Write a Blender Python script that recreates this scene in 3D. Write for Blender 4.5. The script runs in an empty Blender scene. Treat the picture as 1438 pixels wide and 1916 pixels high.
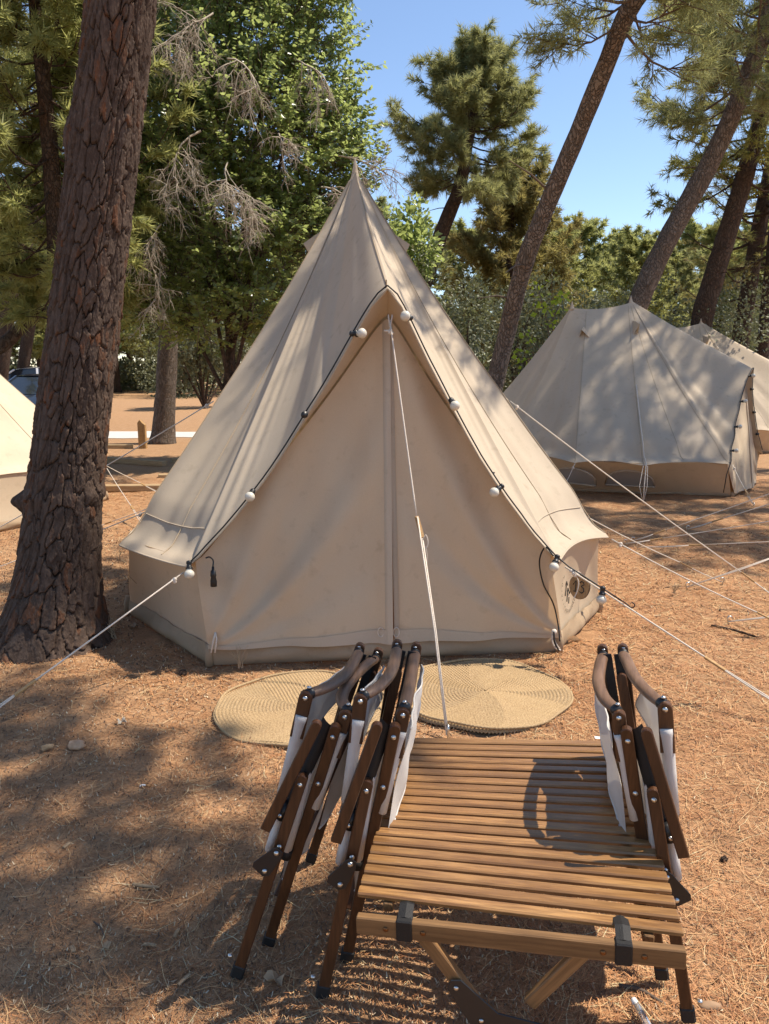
import bpy, math, random
import numpy as np
from mathutils import Vector, Matrix, noise as mnoise

# ------------------------------------------------------------------ camera, sky, sun
SC = bpy.context.scene
COL = SC.collection
CAM_H, F_PX, PITCH = 1.55, 1440.0, math.atan(268 / 1440.0)
cam = bpy.data.cameras.new('camera')
cam.sensor_fit = 'VERTICAL'; cam.sensor_height = 24.0
cam.lens = F_PX / 1916.0 * 24.0
cam.clip_start = 0.05; cam.clip_end = 2000.0
cam_o = bpy.data.objects.new('camera', cam); COL.objects.link(cam_o)
cam_o.location = (0, 0, CAM_H); cam_o.rotation_euler = (math.pi / 2 - PITCH, 0, 0)
SC.camera = cam_o

SUN_EL, SUN_AZ = math.radians(61), math.radians(79)      # azimuth clockwise from +y (seen from above)
to_sun = Vector((math.cos(SUN_EL) * math.sin(SUN_AZ), math.cos(SUN_EL) * math.cos(SUN_AZ), math.sin(SUN_EL)))
world = bpy.data.worlds.new('World'); SC.world = world; world.use_nodes = True
wn = world.node_tree.nodes; wl = world.node_tree.links
bg = wn['Background']
sky = wn.new('ShaderNodeTexSky'); sky.sky_type = 'NISHITA'; sky.sun_disc = False
sky.sun_elevation = SUN_EL; sky.sun_rotation = SUN_AZ
sky.air_density = 1.0; sky.dust_density = 0.15; sky.ozone_density = 4.0; sky.altitude = 700
tint = wn.new('ShaderNodeMix'); tint.data_type = 'RGBA'; tint.blend_type = 'MULTIPLY'; tint.inputs[0].default_value = 1.0; tint.inputs[7].default_value = (1.0, 0.92, 0.86, 1)
wl.new(sky.outputs['Color'], tint.inputs[6]); wl.new(tint.outputs[2], bg.inputs['Color']); bg.inputs['Strength'].default_value = 0.14
sun = bpy.data.lights.new('sun', 'SUN'); sun.energy = 4.2; sun.angle = math.radians(0.53); sun.color = (1.0, 0.90, 0.76)
sun_o = bpy.data.objects.new('sun', sun); COL.objects.link(sun_o)
sun_o.rotation_euler = to_sun.to_track_quat('Z', 'Y').to_euler(); sun_o.location = (8, 2, 14)
SC.view_settings.view_transform = 'Standard'; SC.view_settings.look = 'None'
SC.view_settings.exposure = 0.80; SC.view_settings.gamma = 1.0; SC.view_settings.use_curve_mapping = False
SC.cycles.max_bounces = 7; SC.cycles.diffuse_bounces = 4; SC.cycles.transparent_max_bounces = 6
SC.cycles.use_denoising = True

RNG = np.random.default_rng(7)
random.seed(7)
V = Vector

# ------------------------------------------------------------------ pixel helpers (photo pixels, 1438 x 1916)
def ray(x, y):
    cx = (x - 719) / F_PX; cy = (958 - y) / F_PX
    return (cx, math.cos(PITCH) + cy * math.sin(PITCH), -math.sin(PITCH) + cy * math.cos(PITCH))
def G(x, y, h=0.0):
    r = ray(x, y); t = (h - CAM_H) / r[2]; return V((r[0] * t, r[1] * t, h))
def D(x, y, d):
    r = ray(x, y); t = d / r[1]; return V((r[0] * t, d, CAM_H + r[2] * t))

# ------------------------------------------------------------------ object helpers
def tag(o, label=None, cat=None, group=None, kind=None):
    if label: o['label'] = label
    if cat: o['category'] = cat
    if group: o['group'] = group
    if kind: o['kind'] = kind
    return o
def thing(name, label, cat, loc=(0, 0, 0), group=None):
    o = bpy.data.objects.new(name, None); COL.objects.link(o); o.location = loc
    o.empty_display_size = 0.1
    return tag(o, label, cat, group)
def root_loc(p):
    loc = V((0, 0, 0))
    while p is not None:
        loc += p.location; p = p.parent
    return loc
def link_mesh(name, me, mat, parent=None, loc=None):
    o = bpy.data.objects.new(name, me); COL.objects.link(o)
    if mat is not None and len(me.materials) == 0: me.materials.append(mat)
    if parent is not None: o.parent = parent
    if loc is not None: o.location = loc
    return o
def copy_tree(o, parent=None):
    c = o.copy(); COL.objects.link(c); c.parent = parent
    for ch in o.children: copy_tree(ch, c)
    return c

def np_mesh(name, verts, faces, smooth=False, mats=None):
    """verts (n,3); faces (m,k) all the same k"""
    verts = np.ascontiguousarray(verts, dtype=np.float32); faces = np.ascontiguousarray(faces, dtype=np.int32)
    me = bpy.data.meshes.new(name); m, k = faces.shape
    me.vertices.add(len(verts)); me.vertices.foreach_set('co', verts.ravel())
    me.loops.add(m * k); me.loops.foreach_set('vertex_index', faces.ravel())
    me.polygons.add(m); me.polygons.foreach_set('loop_start', np.arange(0, m * k, k, dtype=np.int32))
    me.polygons.foreach_set('loop_total', np.full(m, k, dtype=np.int32))
    me.polygons.foreach_set('use_smooth', np.full(m, smooth, dtype=bool))
    me.update(calc_edges=True); me.validate()
    return me

class MB:
    def __init__(s): s.v = []; s.f = []; s.sm = []
    def add(s, vs, fs, smooth=False):
        b = len(s.v); s.v += [tuple(p) for p in vs]
        for f in fs: s.f.append(tuple(i + b for i in f)); s.sm.append(smooth)
        return s
    def bar(s, p0, p1, w, h, up=(0, 0, 1), c=None):
        """box beam p0->p1, w across, h along up, chamfered"""
        p0, p1 = V(p0), V(p1); d = (p1 - p0).normalized(); up = V(up)
        sx = d.cross(up)
        if sx.length < 1e-4: sx = d.cross(V((1, 0, 0)))
        sx.normalize(); uz = sx.cross(d).normalized()
        c = min(w, h) * 0.16 if c is None else c
        a, b = w / 2, h / 2
        sec = [(-a + c, -b), (a - c, -b), (a, -b + c), (a, b - c), (a - c, b), (-a + c, b), (-a, b - c), (-a, -b + c)]
        vs = []
        for t, k in ((p0, 1 - 2 * c / max(w, h)), (p0 + d * c, 1), (p1 - d * c, 1), (p1, 1 - 2 * c / max(w, h))):
            vs += [t + sx * x * k + uz * y * k for x, y in sec]
        fs = [tuple(range(7, -1, -1)), tuple(range(24, 32))]
        for r in range(3):
            for i in range(8):
                j = (i + 1) % 8; fs.append((r * 8 + i, r * 8 + j, r * 8 + 8 + j, r * 8 + 8 + i))
        return s.add(vs, fs)
    def tube(s, pts, rad, n=8, cap=True, smooth=True, squash=None):
        pts = [V(p) for p in pts]; m = len(pts)
        if not hasattr(rad, '__len__'): rad = [rad] * m
        t0 = (pts[1] - pts[0]).normalized()
        ref = V((0, 0, 1)) if abs(t0.z) < 0.9 else V((1, 0, 0))
        nx = t0.cross(ref).normalized(); vs = []
        for i in range(m):
            t = (pts[min(i + 1, m - 1)] - pts[max(i - 1, 0)]).normalized()
            nx = (nx - t * nx.dot(t)).normalized(); ny = t.cross(nx)
            k = squash or (1, 1)
            for j in range(n):
                a = 2 * math.pi * j / n
                vs.append(pts[i] + (nx * math.cos(a) * k[0] + ny * math.sin(a) * k[1]) * rad[i])
        fs = []
        for i in range(m - 1):
            for j in range(n):
                k = (j + 1) % n; fs.append((i * n + j, i * n + k, i * n + n + k, i * n + n + j))
        if cap: fs += [tuple(range(n - 1, -1, -1)), tuple(range((m - 1) * n, m * n))]
        return s.add(vs, fs, smooth)
    def ball(s, c, r, n=14, m=9, sc=(1, 1, 1), axis=None):
        c = V(c); vs = []; q = axis.to_track_quat('Z', 'Y') if axis is not None else None
        for i in range(m + 1):
            ph = math.pi * i / m
            for j in range(n):
                a = 2 * math.pi * j / n
                p = V((math.sin(ph) * math.cos(a) * sc[0], math.sin(ph) * math.sin(a) * sc[1], math.cos(ph) * sc[2])) * r
                if q: p.rotate(q)
                vs.append(c + p)
        fs = []
        for i in range(m):
            for j in range(n):
                k = (j + 1) % n; fs.append((i * n + j, i * n + n + j, i * n + n + k, i * n + k))
        return s.add(vs, fs, True)
    def lathe(s, p0, axis, prof, n=12, smooth=True):
        """prof: (distance along axis, radius)"""
        axis = V(axis).normalized(); ref = V((0, 0, 1)) if abs(axis.z) < 0.9 else V((1, 0, 0))
        nx = axis.cross(ref).normalized(); ny = axis.cross(nx); p0 = V(p0); vs = []
        for d, r in prof:
            for j in range(n):
                a = 2 * math.pi * j / n; vs.append(p0 + axis * d + (nx * math.cos(a) + ny * math.sin(a)) * r)
        fs = []
        for i in range(len(prof) - 1):
            for j in range(n):
                k = (j + 1) % n; fs.append((i * n + j, i * n + n + j, i * n + n + k, i * n + k))
        fs += [tuple(range(n)), tuple(range(len(prof) * n - 1, (len(prof) - 1) * n - 1, -1))]
        return s.add(vs, fs, smooth)
    def slab(s, outline, O, ax, ay, th, c=0.0015):
        """extruded convex outline (counter clockwise) with chamfered rims"""
        O, ax, ay = V(O), V(ax).normalized(), V(ay).normalized(); az = ax.cross(ay); n = len(outline)
        ins = []
        for i in range(n):
            p, q, r = [V((*outline[k % n], 0)) for k in (i - 1, i, i + 1)]
            e1 = (q - p).normalized(); e2 = (r - q).normalized()
            n1 = V((-e1.y, e1.x, 0)); n2 = V((-e2.y, e2.x, 0)); k = max(0.4, 1 + n1.dot(n2))
            ins.append(q + (n1 + n2) * (c / k))
        W = lambda p, h: O + ax * p[0] + ay * p[1] + az * h
        vs = [W(p, -th / 2) for p in ins] + [W(p, -th / 2 + c) for p in outline] + [W(p, th / 2 - c) for p in outline] + [W(p, th / 2) for p in ins]
        fs = [tuple(range(n - 1, -1, -1)), tuple(range(3 * n, 4 * n))]
        for r in range(3):
            for i in range(n):
                j = (i + 1) % n; fs.append((r * n + i, r * n + j, r * n + n + j, r * n + n + i))
        return s.add(vs, fs)
    def grid(s, fn, nu, nv, smooth=True, th=0):
        vs = [fn(i / nu, j / nv) for j in range(nv + 1) for i in range(nu + 1)]
        fs = [(j * (nu + 1) + i, j * (nu + 1) + i + 1, (j + 1) * (nu + 1) + i + 1, (j + 1) * (nu + 1) + i) for j in range(nv) for i in range(nu)]
        return s.add(vs, fs, smooth)
    def build(s, name, mat, parent=None, world=True, loc=None):
        off = root_loc(parent) if (world and parent is not None) else V((0, 0, 0))
        if loc is not None: off = V(loc)
        me = bpy.data.meshes.new(name)
        me.from_pydata([(x - off.x, y - off.y, z - off.z) for x, y, z in s.v], [], s.f)
        me.polygons.foreach_set('use_smooth', s.sm); me.update()
        return link_mesh(name, me, mat, parent, loc)

def stadium(L, w, round0=False, round1=True, n=7):
    """outline of a bar along +y, width w, rounded ends"""
    r = w / 2; o = []
    if round0: o += [(r * math.cos(a), r + r * math.sin(a)) for a in [math.pi + math.pi * i / n for i in range(n + 1)]]
    else: o += [(-r, 0), (r, 0)]
    if round1: o += [(r * math.cos(a), L - r + r * math.sin(a)) for a in [math.pi * i / n for i in range(n + 1)]]
    else: o += [(r, L), (-r, L)]
    return o
def bez(p0, p1, p2, p3, n):
    p0, p1, p2, p3 = map(V, (p0, p1, p2, p3)); out = []
    for i in range(n + 1):
        t = i / n; u = 1 - t
        out.append(p0 * u ** 3 + p1 * 3 * u * u * t + p2 * 3 * u * t * t + p3 * t ** 3)
    return out
def spline(pts, n=8):
    """catmull-rom through points"""
    P = [V(p) for p in pts]; P = [P[0] * 2 - P[1]] + P + [P[-1] * 2 - P[-2]]; out = []
    for i in range(1, len(P) - 2):
        for k in range(n):
            t = k / n; a, b, c, d = P[i - 1], P[i], P[i + 1], P[i + 2]
            out.append(0.5 * ((2 * b) + (c - a) * t + (2 * a - 5 * b + 4 * c - d) * t * t + (3 * b - a - 3 * c + d) * t ** 3))
    return out + [P[-2]]

# ------------------------------------------------------------------ materials
class M:
    """tiny node helper"""
    def __init__(s, name):
        s.m = bpy.data.materials.new(name); s.m.use_nodes = True
        s.n = s.m.node_tree.nodes; s.l = s.m.node_tree.links
        s.b = s.n['Principled BSDF']; s.out = s.n['Material Output']
    def node(s, t, **k):
        n = s.n.new(t)
        for a, v in k.items(): setattr(n, a, v)
        return n
    def set(s, i, v):
        if isinstance(v, tuple) and len(v) == 3: v = (*v, 1)
        s.b.inputs[i].default_value = v; return s
    def link(s, a, b): s.l.new(a, b)
    def coord(s, kind='Object', scale=(1, 1, 1), rot=(0, 0, 0), obj_rand=False):
        tc = s.node('ShaderNodeTexCoord'); mp = s.node('ShaderNodeMapping')
        mp.inputs['Scale'].default_value = scale; mp.inputs['Rotation'].default_value = rot
        s.link(tc.outputs[kind], mp.inputs['Vector'])
        if obj_rand:
            oi = s.node('ShaderNodeObjectInfo'); mu = s.node('ShaderNodeMath', operation='MULTIPLY'); mu.inputs[1].default_value = 37.0
            s.link(oi.outputs['Random'], mu.inputs[0]); s.link(mu.outputs[0], mp.inputs['Location'])
        return mp.outputs['Vector']
    def noise(s, vec, scale, detail=6, rough=0.55, dist=0.0):
        n = s.node('ShaderNodeTexNoise'); n.inputs['Scale'].default_value = scale; n.inputs['Detail'].default_value = detail
        n.inputs['Roughness'].default_value = rough; n.inputs['Distortion'].default_value = dist
        if vec is not None: s.link(vec, n.inputs['Vector'])
        return n.outputs['Fac']
    def ramp(s, fac, stops):
        r = s.node('ShaderNodeValToRGB'); e = r.color_ramp.elements
        while len(e) < len(stops): e.new(0.5)
        for k, (p, c) in enumerate(stops): e[k].position = p; e[k].color = (*c, 1) if len(c) == 3 else c
        s.link(fac, r.inputs['Fac']); return r.outputs['Color']
    def mix(s, fac, a, b, blend='MIX'):
        n = s.node('ShaderNodeMix', data_type='RGBA', blend_type=blend)
        for sock, v in ((n.inputs[0], fac), (n.inputs[6], a), (n.inputs[7], b)):
            if isinstance(v, (int, float)): sock.default_value = v
            elif isinstance(v, tuple): sock.default_value = (*v, 1)
            else: s.link(v, sock)
        return n.outputs[2]
    def bump(s, h, strength=0.3, dist=0.01):
        b = s.node('ShaderNodeBump'); b.inputs['Strength'].default_value = strength; b.inputs['Distance'].default_value = dist
        s.link(h, b.inputs['Height']); s.link(b.outputs['Normal'], s.b.inputs['Normal']); return s
    def base(s, col): s.link(col, s.b.inputs['Base Color']); return s
    def translucent(s, col, fac):
        t = s.node('ShaderNodeBsdfTranslucent'); mx = s.node('ShaderNodeMixShader'); mx.inputs[0].default_value = fac
        if isinstance(col, tuple): t.inputs['Color'].default_value = (*col, 1)
        else: s.link(col, t.inputs['Color'])
        s.link(s.b.outputs[0], mx.inputs[1]); s.link(t.outputs[0], mx.inputs[2]); s.link(mx.outputs[0], s.out.inputs['Surface']); return s
    def island(s): return s.node('ShaderNodeNewGeometry').outputs['Random Per Island']

def canvas_mat(name, c0, c1, trans=0.22, tcol=(0.55, 0.36, 0.18)):
    m = M(name); v = m.coord('Object')
    n1 = m.noise(v, 2.2, 5); n2 = m.noise(v, 14, 4); n3 = m.noise(v, 420, 2)
    c = m.ramp(n1, [(0.3, c0), (0.7, c1)])
    c = m.mix(m.ramp(n2, [(0.58, (0, 0, 0)), (0.78, (1, 1, 1))]), c, tuple(x * 0.86 for x in c0))
    c = m.mix(m.ramp(n3, [(0.4, (0.90, 0.90, 0.90)), (0.6, (1, 1, 1))]), (0, 0, 0), c, 'MIX')
    m.base(c); m.set('Roughness', 0.9); m.set('Specular IOR Level', 0.15); m.bump(n3, 0.10, 0.002)
    m.translucent(tcol, trans); return m.m
MAT = {}
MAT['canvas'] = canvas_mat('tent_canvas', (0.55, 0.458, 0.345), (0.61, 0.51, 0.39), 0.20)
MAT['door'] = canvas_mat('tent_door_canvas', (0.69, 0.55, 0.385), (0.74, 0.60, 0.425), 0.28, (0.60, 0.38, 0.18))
MAT['lip'] = canvas_mat('groundsheet_cloth', (0.36, 0.26, 0.165), (0.42, 0.31, 0.205), 0.08)
MAT['canvas_pale'] = canvas_mat('pale_tent_canvas', (0.68, 0.56, 0.40), (0.74, 0.62, 0.46), 0.18)
m = M('seam_thread'); m.set('Base Color', (0.36, 0.28, 0.19)); m.set('Roughness', 0.9); MAT['seam'] = m.m
m = M('print_ink'); m.set('Base Color', (0.035, 0.03, 0.028)); m.set('Roughness', 0.8); MAT['ink'] = m.m
def rope_mat():
    m = M('rope_cotton'); v = m.coord('Object'); n = m.noise(v, 300, 3)
    m.base(m.ramp(n, [(0.35, (0.55, 0.47, 0.38)), (0.65, (0.74, 0.66, 0.56))])); m.set('Roughness', 0.85); m.bump(n, 0.5, 0.002); return m.m
MAT['rope'] = rope_mat()
def wood_mat(name, dark, mid, light, axis=0, scale=9.0, rough=0.42, spec=0.4, rnd=0.35, coat=0.0):
    m = M(name); sc = [scale * 3.2] * 3; sc[axis] = scale * 0.22
    v = m.coord('Object', tuple(sc), obj_rand=True)
    n = m.noise(v, 1.0, 8, 0.62, 0.9); n2 = m.noise(v, 5.5, 4, 0.6)
    c = m.ramp(n, [(0.28, dark), (0.5, mid), (0.72, light)])
    c = m.mix(m.ramp(n2, [(0.36, (0.55, 0.55, 0.55)), (0.6, (0, 0, 0))]), c, tuple(x * 0.6 for x in dark))
    oi = m.node('ShaderNodeObjectInfo')
    c = m.mix(m.ramp(oi.outputs['Random'], [(0, (1 - rnd,) * 3), (1, (1, 1, 1))]), tuple(x * 0.55 for x in mid), c)
    m.base(c); m.set('Roughness', rough); m.set('Specular IOR Level', spec); m.set('Coat Weight', coat); m.set('Coat Roughness', 0.3); m.bump(n2, 0.12, 0.002); return m.m
MAT['slat'] = wood_mat('oiled_slat_wood', (0.14, 0.060, 0.019), (0.33, 0.168, 0.060), (0.47, 0.262, 0.10), 0, 10.0, 0.33, 0.5, 0.55, 0.25)
MAT['rail'] = wood_mat('rail_wood', (0.13, 0.065, 0.025), (0.24, 0.130, 0.053), (0.32, 0.180, 0.077), 0, 8.0, 0.5, 0.35)
MAT['walnut'] = wood_mat('walnut_stain', (0.045, 0.017, 0.007), (0.085, 0.034, 0.013), (0.13, 0.055, 0.021), 2, 7.0, 0.4, 0.4)
MAT['arm'] = wood_mat('arm_wood', (0.13, 0.070, 0.040), (0.20, 0.115, 0.070), (0.25, 0.15, 0.095), 1, 7.0, 0.45, 0.35)
MAT['slider'] = wood_mat('slider_wood', (0.34, 0.19, 0.075), (0.46, 0.28, 0.12), (0.55, 0.35, 0.16), 0, 20.0, 0.6, 0.3)
MAT['timber'] = wood_mat('pale_timber', (0.34, 0.23, 0.12), (0.45, 0.32, 0.18), (0.55, 0.41, 0.25), 0, 5.0, 0.8, 0.2)
MAT['disc'] = wood_mat('disc_wood', (0.30, 0.18, 0.085), (0.40, 0.25, 0.12), (0.47, 0.31, 0.16), 2, 16.0, 0.7, 0.2)
def plain(name, col, rough=0.5, metal=0.0, spec=0.5, bump=None):
    m = M(name); m.set('Base Color', col); m.set('Roughness', rough); m.set('Metallic', metal); m.set('Specular IOR Level', spec)
    if bump: v = m.coord('Object'); m.bump(m.noise(v, bump[0], 4), bump[1], 0.003)
    return m.m
MAT['black'] = plain('black_nylon', (0.012, 0.011, 0.011), 0.6, 0, 0.35, (500, 0.4))
MAT['blackmetal'] = plain('black_metal', (0.014, 0.014, 0.015), 0.42, 0.0, 0.5, (60, 0.1))
MAT['rubber'] = plain('black_rubber', (0.016, 0.015, 0.014), 0.62, 0, 0.4, (80, 0.25))
MAT['cable'] = plain('cable_rubber', (0.012, 0.012, 0.012), 0.5, 0, 0.4)
MAT['steel'] = plain('bolt_steel', (0.62, 0.61, 0.58), 0.28, 1.0)
MAT['bronze'] = plain('bolt_bronze', (0.20, 0.10, 0.045), 0.4, 1.0)
MAT['bulb'] = plain('opal_bulb', (0.60, 0.56, 0.47), 0.3, 0, 0.5)
def fabric_mat():
    m = M('white_seat_cloth'); v = m.coord('Object'); n = m.noise(v, 700, 2); n2 = m.noise(v, 9, 4)
    m.base(m.ramp(n2, [(0.3, (0.60, 0.56, 0.52)), (0.7, (0.70, 0.67, 0.63))])); m.set('Roughness', 0.85); m.set('Specular IOR Level', 0.2); m.bump(n, 0.35, 0.002)
    m.translucent((0.65, 0.58, 0.5), 0.12); return m.m
MAT['cloth'] = fabric_mat()
def jute_mat():
    m = M('seagrass_braid'); v = m.coord('Object'); r = m.noise(v, 160, 3); n = m.noise(v, 10, 3)
    c = m.ramp(r, [(0.3, (0.25, 0.165, 0.085)), (0.7, (0.50, 0.36, 0.205))])
    c = m.mix(m.ramp(n, [(0.4, (0, 0, 0)), (0.7, (0.5, 0.5, 0.5))]), c, (0.38, 0.27, 0.145))
    m.base(c); m.set('Roughness', 0.85); m.set('Specular IOR Level', 0.2); m.bump(r, 0.4, 0.004); return m.m
MAT['jute'] = jute_mat()

def bark_mat(name, deep, mid, plate, red, scale=1.0, attr=False):
    m = M(name); v = m.coord('Object', (1, 1, 0.42))
    n = m.noise(v, 26 * scale, 7, 0.62, 0.4); n2 = m.noise(v, 90 * scale, 4, 0.6)
    if attr:
        a = m.node('ShaderNodeAttribute', attribute_name='plate').outputs['Fac']
        h = m.node('ShaderNodeAttribute', attribute_name='relief').outputs['Fac']
        c = m.ramp(a, [(0.0, mid), (0.45, plate), (0.74, plate), (0.90, red), (1.0, red)])
        c = m.mix(m.ramp(n, [(0.35, (0, 0, 0)), (0.68, (0.85, 0.85, 0.85))]), c, mid)
        c = m.mix(m.ramp(n2, [(0.5, (0, 0, 0)), (0.72, (0.6, 0.6, 0.6))]), c, tuple(min(1, x * 1.5) for x in plate))
        c = m.mix(m.ramp(h, [(0.02, (0, 0, 0)), (0.4, (1, 1, 1))]), deep, c)
        m.base(c); m.bump(n2, 0.7, 0.006)
    else:
        vo = m.node('ShaderNodeTexVoronoi', feature='DISTANCE_TO_EDGE'); vo.inputs['Scale'].default_value = 17 * scale
        nz = m.node('ShaderNodeTexNoise'); nz.inputs['Scale'].default_value = 5.0; nz.inputs['Detail'].default_value = 6; m.link(v, nz.inputs['Vector']); dv = m.mix(0.22, v, nz.outputs['Color']); m.link(dv, vo.inputs['Vector'])
        vc = m.node('ShaderNodeTexVoronoi'); vc.inputs['Scale'].default_value = 17 * scale; m.link(dv, vc.inputs['Vector'])
        sp = m.node('ShaderNodeSeparateColor'); m.link(vc.outputs['Color'], sp.inputs[0])
        c = m.ramp(sp.outputs[0], [(0.0, mid), (0.6, plate), (1.0, red)])
        c = m.mix(m.ramp(n, [(0.3, (0, 0, 0)), (0.7, (0.8, 0.8, 0.8))]), c, mid)
        c = m.mix(m.ramp(vo.outputs['Distance'], [(0.0, (0.35, 0.35, 0.35)), (0.10, (1, 1, 1))]), deep, c)
        m.base(c)
        hh = m.ramp(vo.outputs['Distance'], [(0.0, (0, 0, 0)), (0.16, (1, 1, 1))]); m.bump(hh, 0.9, 0.02)
    m.set('Roughness', 0.92); m.set('Specular IOR Level', 0.15); return m.m
MAT['bark_near'] = bark_mat('pine_bark_plates', (0.016, 0.010, 0.007), (0.052, 0.034, 0.025), (0.108, 0.076, 0.058), (0.155, 0.066, 0.032), 1.0, True)
MAT['bark'] = bark_mat('pine_bark', (0.045, 0.030, 0.023), (0.10, 0.072, 0.055), (0.20, 0.155, 0.125), (0.17, 0.10, 0.065), 1.0)
MAT['bark_dark'] = bark_mat('dark_bark', (0.035, 0.024, 0.018), (0.075, 0.050, 0.037), (0.13, 0.09, 0.066), (0.12, 0.068, 0.043), 2.0)
MAT['bark_thin'] = bark_mat('thin_pine_bark', (0.06, 0.044, 0.034), (0.14, 0.11, 0.088), (0.26, 0.21, 0.175), (0.20, 0.14, 0.10), 2.2)
MAT['twig'] = plain('grey_twig_wood', (0.12, 0.088, 0.066), 0.9, 0, 0.2)
MAT['deadtwig'] = plain('bleached_dead_twig', (0.37, 0.315, 0.245), 0.9, 0, 0.2)
def foliage_mat(name, stops, tr, trc, rough=0.55, spec=0.3):
    m = M(name); c = m.ramp(m.island(), stops)
    n = m.noise(m.coord('Object'), 0.9, 3); c = m.mix(m.ramp(n, [(0.35, (0, 0, 0)), (0.68, (0.6, 0.6, 0.6))]), c, stops[0][1])
    m.base(c); m.set('Roughness', rough); m.set('Specular IOR Level', spec); m.translucent(trc, tr); return m.m
MAT['needle'] = foliage_mat('pine_needles', [(0, (0.135, 0.145, 0.045)), (0.5, (0.19, 0.198, 0.066)), (0.88, (0.21, 0.205, 0.072)), (1.0, (0.25, 0.185, 0.08))], 0.45, (0.46, 0.44, 0.12))
MAT['needle_blue'] = foliage_mat('grey_pine_needles', [(0, (0.13, 0.148, 0.066)), (0.5, (0.185, 0.20, 0.09)), (1.0, (0.25, 0.255, 0.12))], 0.45, (0.50, 0.50, 0.20))
MAT['needle_dry'] = foliage_mat('dry_pine_needles', [(0, (0.135, 0.128, 0.045)), (0.6, (0.185, 0.168, 0.062)), (1.0, (0.25, 0.185, 0.08))], 0.45, (0.46, 0.39, 0.13))
MAT['needle_far'] = foliage_mat('far_pine_needles', [(0, (0.15, 0.17, 0.06)), (0.5, (0.20, 0.215, 0.08)), (1.0, (0.26, 0.26, 0.105))], 0.48, (0.55, 0.56, 0.20))
MAT['leaf'] = foliage_mat('glossy_broad_leaves', [(0, (0.060, 0.092, 0.030)), (0.6, (0.10, 0.145, 0.048)), (1.0, (0.17, 0.21, 0.08))], 0.52, (0.48, 0.56, 0.18), 0.26, 0.6)
MAT['oak'] = foliage_mat('holm_oak_leaves', [(0, (0.095, 0.105, 0.055)), (0.5, (0.145, 0.155, 0.090)), (1.0, (0.21, 0.215, 0.14))], 0.25, (0.22, 0.24, 0.10), 0.5, 0.35)
MAT['lime'] = foliage_mat('yellow_green_leaves', [(0, (0.16, 0.24, 0.02)), (1.0, (0.32, 0.40, 0.04))], 0.4, (0.5, 0.6, 0.05))
MAT['litter'] = None
def litter_mat():
    m = M('fallen_pine_needles')
    c = m.ramp(m.island(), [(0, (0.179, 0.078, 0.036)), (0.35, (0.389, 0.168, 0.067)), (0.75, (0.568, 0.292, 0.128)), (0.95, (0.620, 0.419, 0.209)), (1.0, (0.620, 0.568, 0.344))])
    m.base(c); m.set('Roughness', 0.6); m.set('Specular IOR Level', 0.35); return m.m
MAT['litter'] = litter_mat()
def crumb_mat():
    m = M('wood_and_bark_crumbs')
    c = m.ramp(m.island(), [(0, (0.095, 0.061, 0.041)), (0.55, (0.297, 0.182, 0.105)), (0.9, (0.486, 0.338, 0.203)), (1.0, (0.620, 0.540, 0.378))])
    m.base(c); m.set('Roughness', 0.85); return m.m
MAT['crumb'] = crumb_mat()
def ground_mat():
    m = M('pine_forest_floor'); v = m.coord('Object')
    n1 = m.noise(v, 0.55, 5, 0.6); n2 = m.noise(v, 7, 6, 0.65); n3 = m.noise(v, 75, 5, 0.7); n4 = m.noise(v, 260, 3, 0.6)
    c = m.ramp(n2, [(0.28, (0.290, 0.157, 0.078)), (0.5, (0.461, 0.252, 0.127)), (0.75, (0.620, 0.359, 0.184))])
    c = m.mix(m.ramp(n1, [(0.38, (0, 0, 0)), (0.64, (0.620, 0.620, 0.620))]), c, (0.563, 0.350, 0.196))
    sx = m.node('ShaderNodeSeparateXYZ'); m.link(v, sx.inputs[0])
    far = m.node('ShaderNodeMapRange'); far.inputs[1].default_value = 5.0; far.inputs[2].default_value = 16.0; m.link(sx.outputs[1], far.inputs[0])
    c = m.mix(far.outputs[0], c, m.ramp(n2, [(0.3, (0.36, 0.21, 0.11)), (0.7, (0.46, 0.285, 0.16))]))
    c = m.mix(m.ramp(n3, [(0.34, (0.620, 0.620, 0.620)), (0.55, (0, 0, 0))]), c, (0.186, 0.104, 0.057))
    c = m.mix(m.ramp(n4, [(0.60, (0, 0, 0)), (0.74, (0.620, 0.620, 0.620))]), c, (0.620, 0.449, 0.279))
    m.base(c); m.set('Roughness', 0.95); m.set('Specular IOR Level', 0.1)
    ad = m.node('ShaderNodeMath', operation='ADD'); m.link(n3, ad.inputs[0]); m.link(n4, ad.inputs[1]); m.bump(ad.outputs[0], 0.8, 0.012); return m.m
MAT['ground'] = ground_mat()
def gravel_mat():
    m = M('pale_gravel'); v = m.coord('Object'); n = m.noise(v, 22, 6, 0.7); m.base(m.ramp(n, [(0.3, (0.42, 0.39, 0.35)), (0.7, (0.62, 0.59, 0.55))])); m.set('Roughness', 0.95); m.bump(n, 0.5, 0.02); return m.m
MAT['gravel'] = gravel_mat()

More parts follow.
